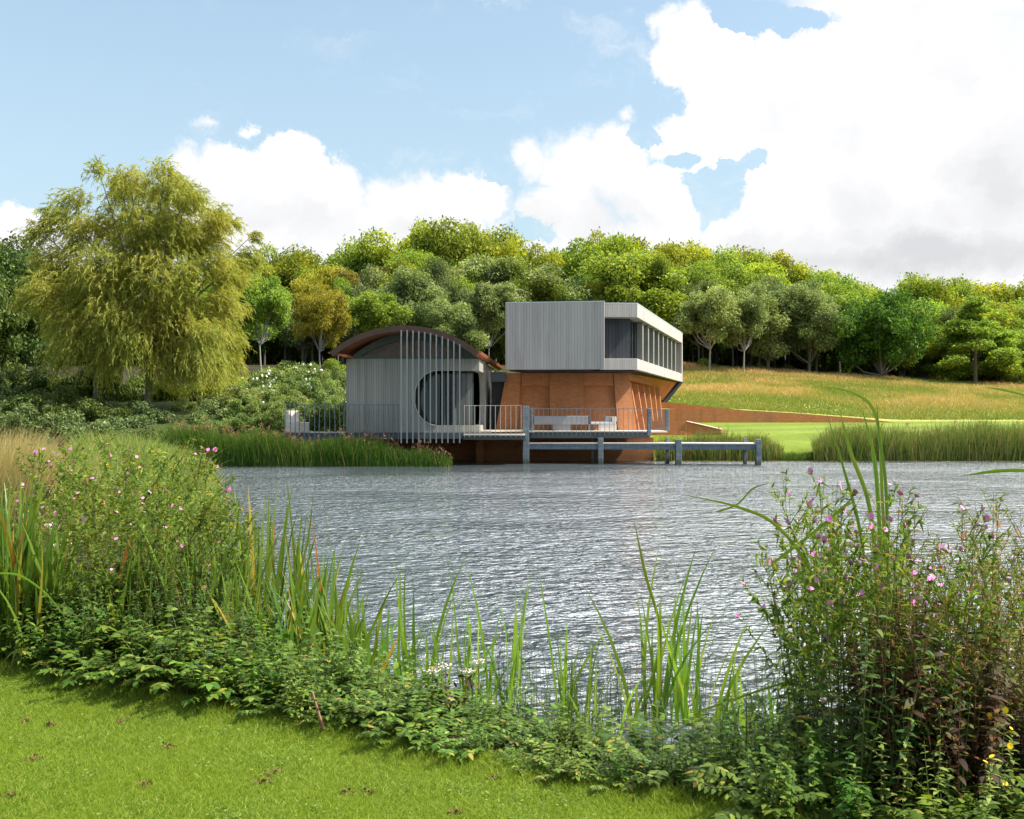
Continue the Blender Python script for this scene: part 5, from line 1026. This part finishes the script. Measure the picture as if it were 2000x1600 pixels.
long_blade([(1560, 1325), (1480, 1350), (1400, 1378), (1340, 1395)], 4.6, .013, 'dark leaf lying almost flat left of the right thicket')
long_blade([(2080, 925), (2000, 919), (1940, 921), (1880, 930)], 4.2, .016, 'lone leaf reaching in from the right edge at the water line')
long_blade([(2080, 800), (2010, 775), (1960, 762), (1925, 757)], 4.3, .01, 'thin leaf reaching in from the right edge below the meadow')
long_blade([(0, 1120), (40, 1125), (90, 1160), (130, 1210)], 5.9, .013, 'pale bent leaf at the left edge above the lawn', 'cat')
long_blade([(1250, 1400), (1290, 1250), (1260, 1120), (1238, 1015)], 6.3, .02, 'tallest single cattail leaf at the centre right')
long_blade([(560, 1240), (580, 1140), (602, 1050), (612, 962)], 6.5, .014, 'rust-tipped iris leaf standing highest beside the water', 'herbr')
# stick and white flower heads
sk = MB(); sk.tube(at(610, 1352, 4.95), at(632, 1425, 4.85), .006, .008, 6); tag(sk.build('dead_stem', STEMR), 'broken orange-brown stem standing at the lawn edge', 'stem')
for j, (px, py, Y) in enumerate([(845, 1310, 5.2), (870, 1300, 5.4), (935, 1292, 5.5), (910, 1310, 5.3), (95, 1025, 7.0), (115, 1065, 6.9)]):
    x = ax(px, Y); z = max(0, float(gz(x, Y))); top = at(px, py, Y); t_ = thing('agrimony', ['pinkish-white flower head left of the rusty leaves', 'small white flower head behind the rusty leaves', 'white flower head rightmost by the cattails', 'low pink-white flower head between the others', 'white umbel at the left among iris leaves', 'lower cream umbel at the left among iris leaves'][j], 'wildflower', None, (x, Y, z))
    s_ = MB().tube((0, 0, -.05), (0, 0, top.z-z), .003, .002, 5); s_.build('stem', STEMR, t_)
    r_ = np.random.default_rng(60+j); k = 60; P_ = np.stack([r_.normal(0, .022, k), r_.normal(0, .022, k), top.z-z+r_.normal(0, .006, k)], 1); D_ = sph(k, r_); v = ribbons(P_, D_, .009, .008, [.6, 1, .6], 0, 2, r_); obj('flower_head', mesh_np('flower_head', v[0], v[1], [CRM]), t_)
    if j < 4:
        r_ = np.random.default_rng(70+j); k = 26; P_ = np.stack([r_.normal(0, .03, k), r_.normal(0, .03, k), (top.z-z)*r_.uniform(.4, .95, k)], 1); D_ = sph(k, r_); v = ribbons(P_, D_, .05, .022, [.4, 1, .6, .05], .3, 1, r_); obj('foliage', mesh_np('foliage', v[0], v[1], [FG['brown'] if j % 2 else FG['broad']], rnd=v[2]), t_)
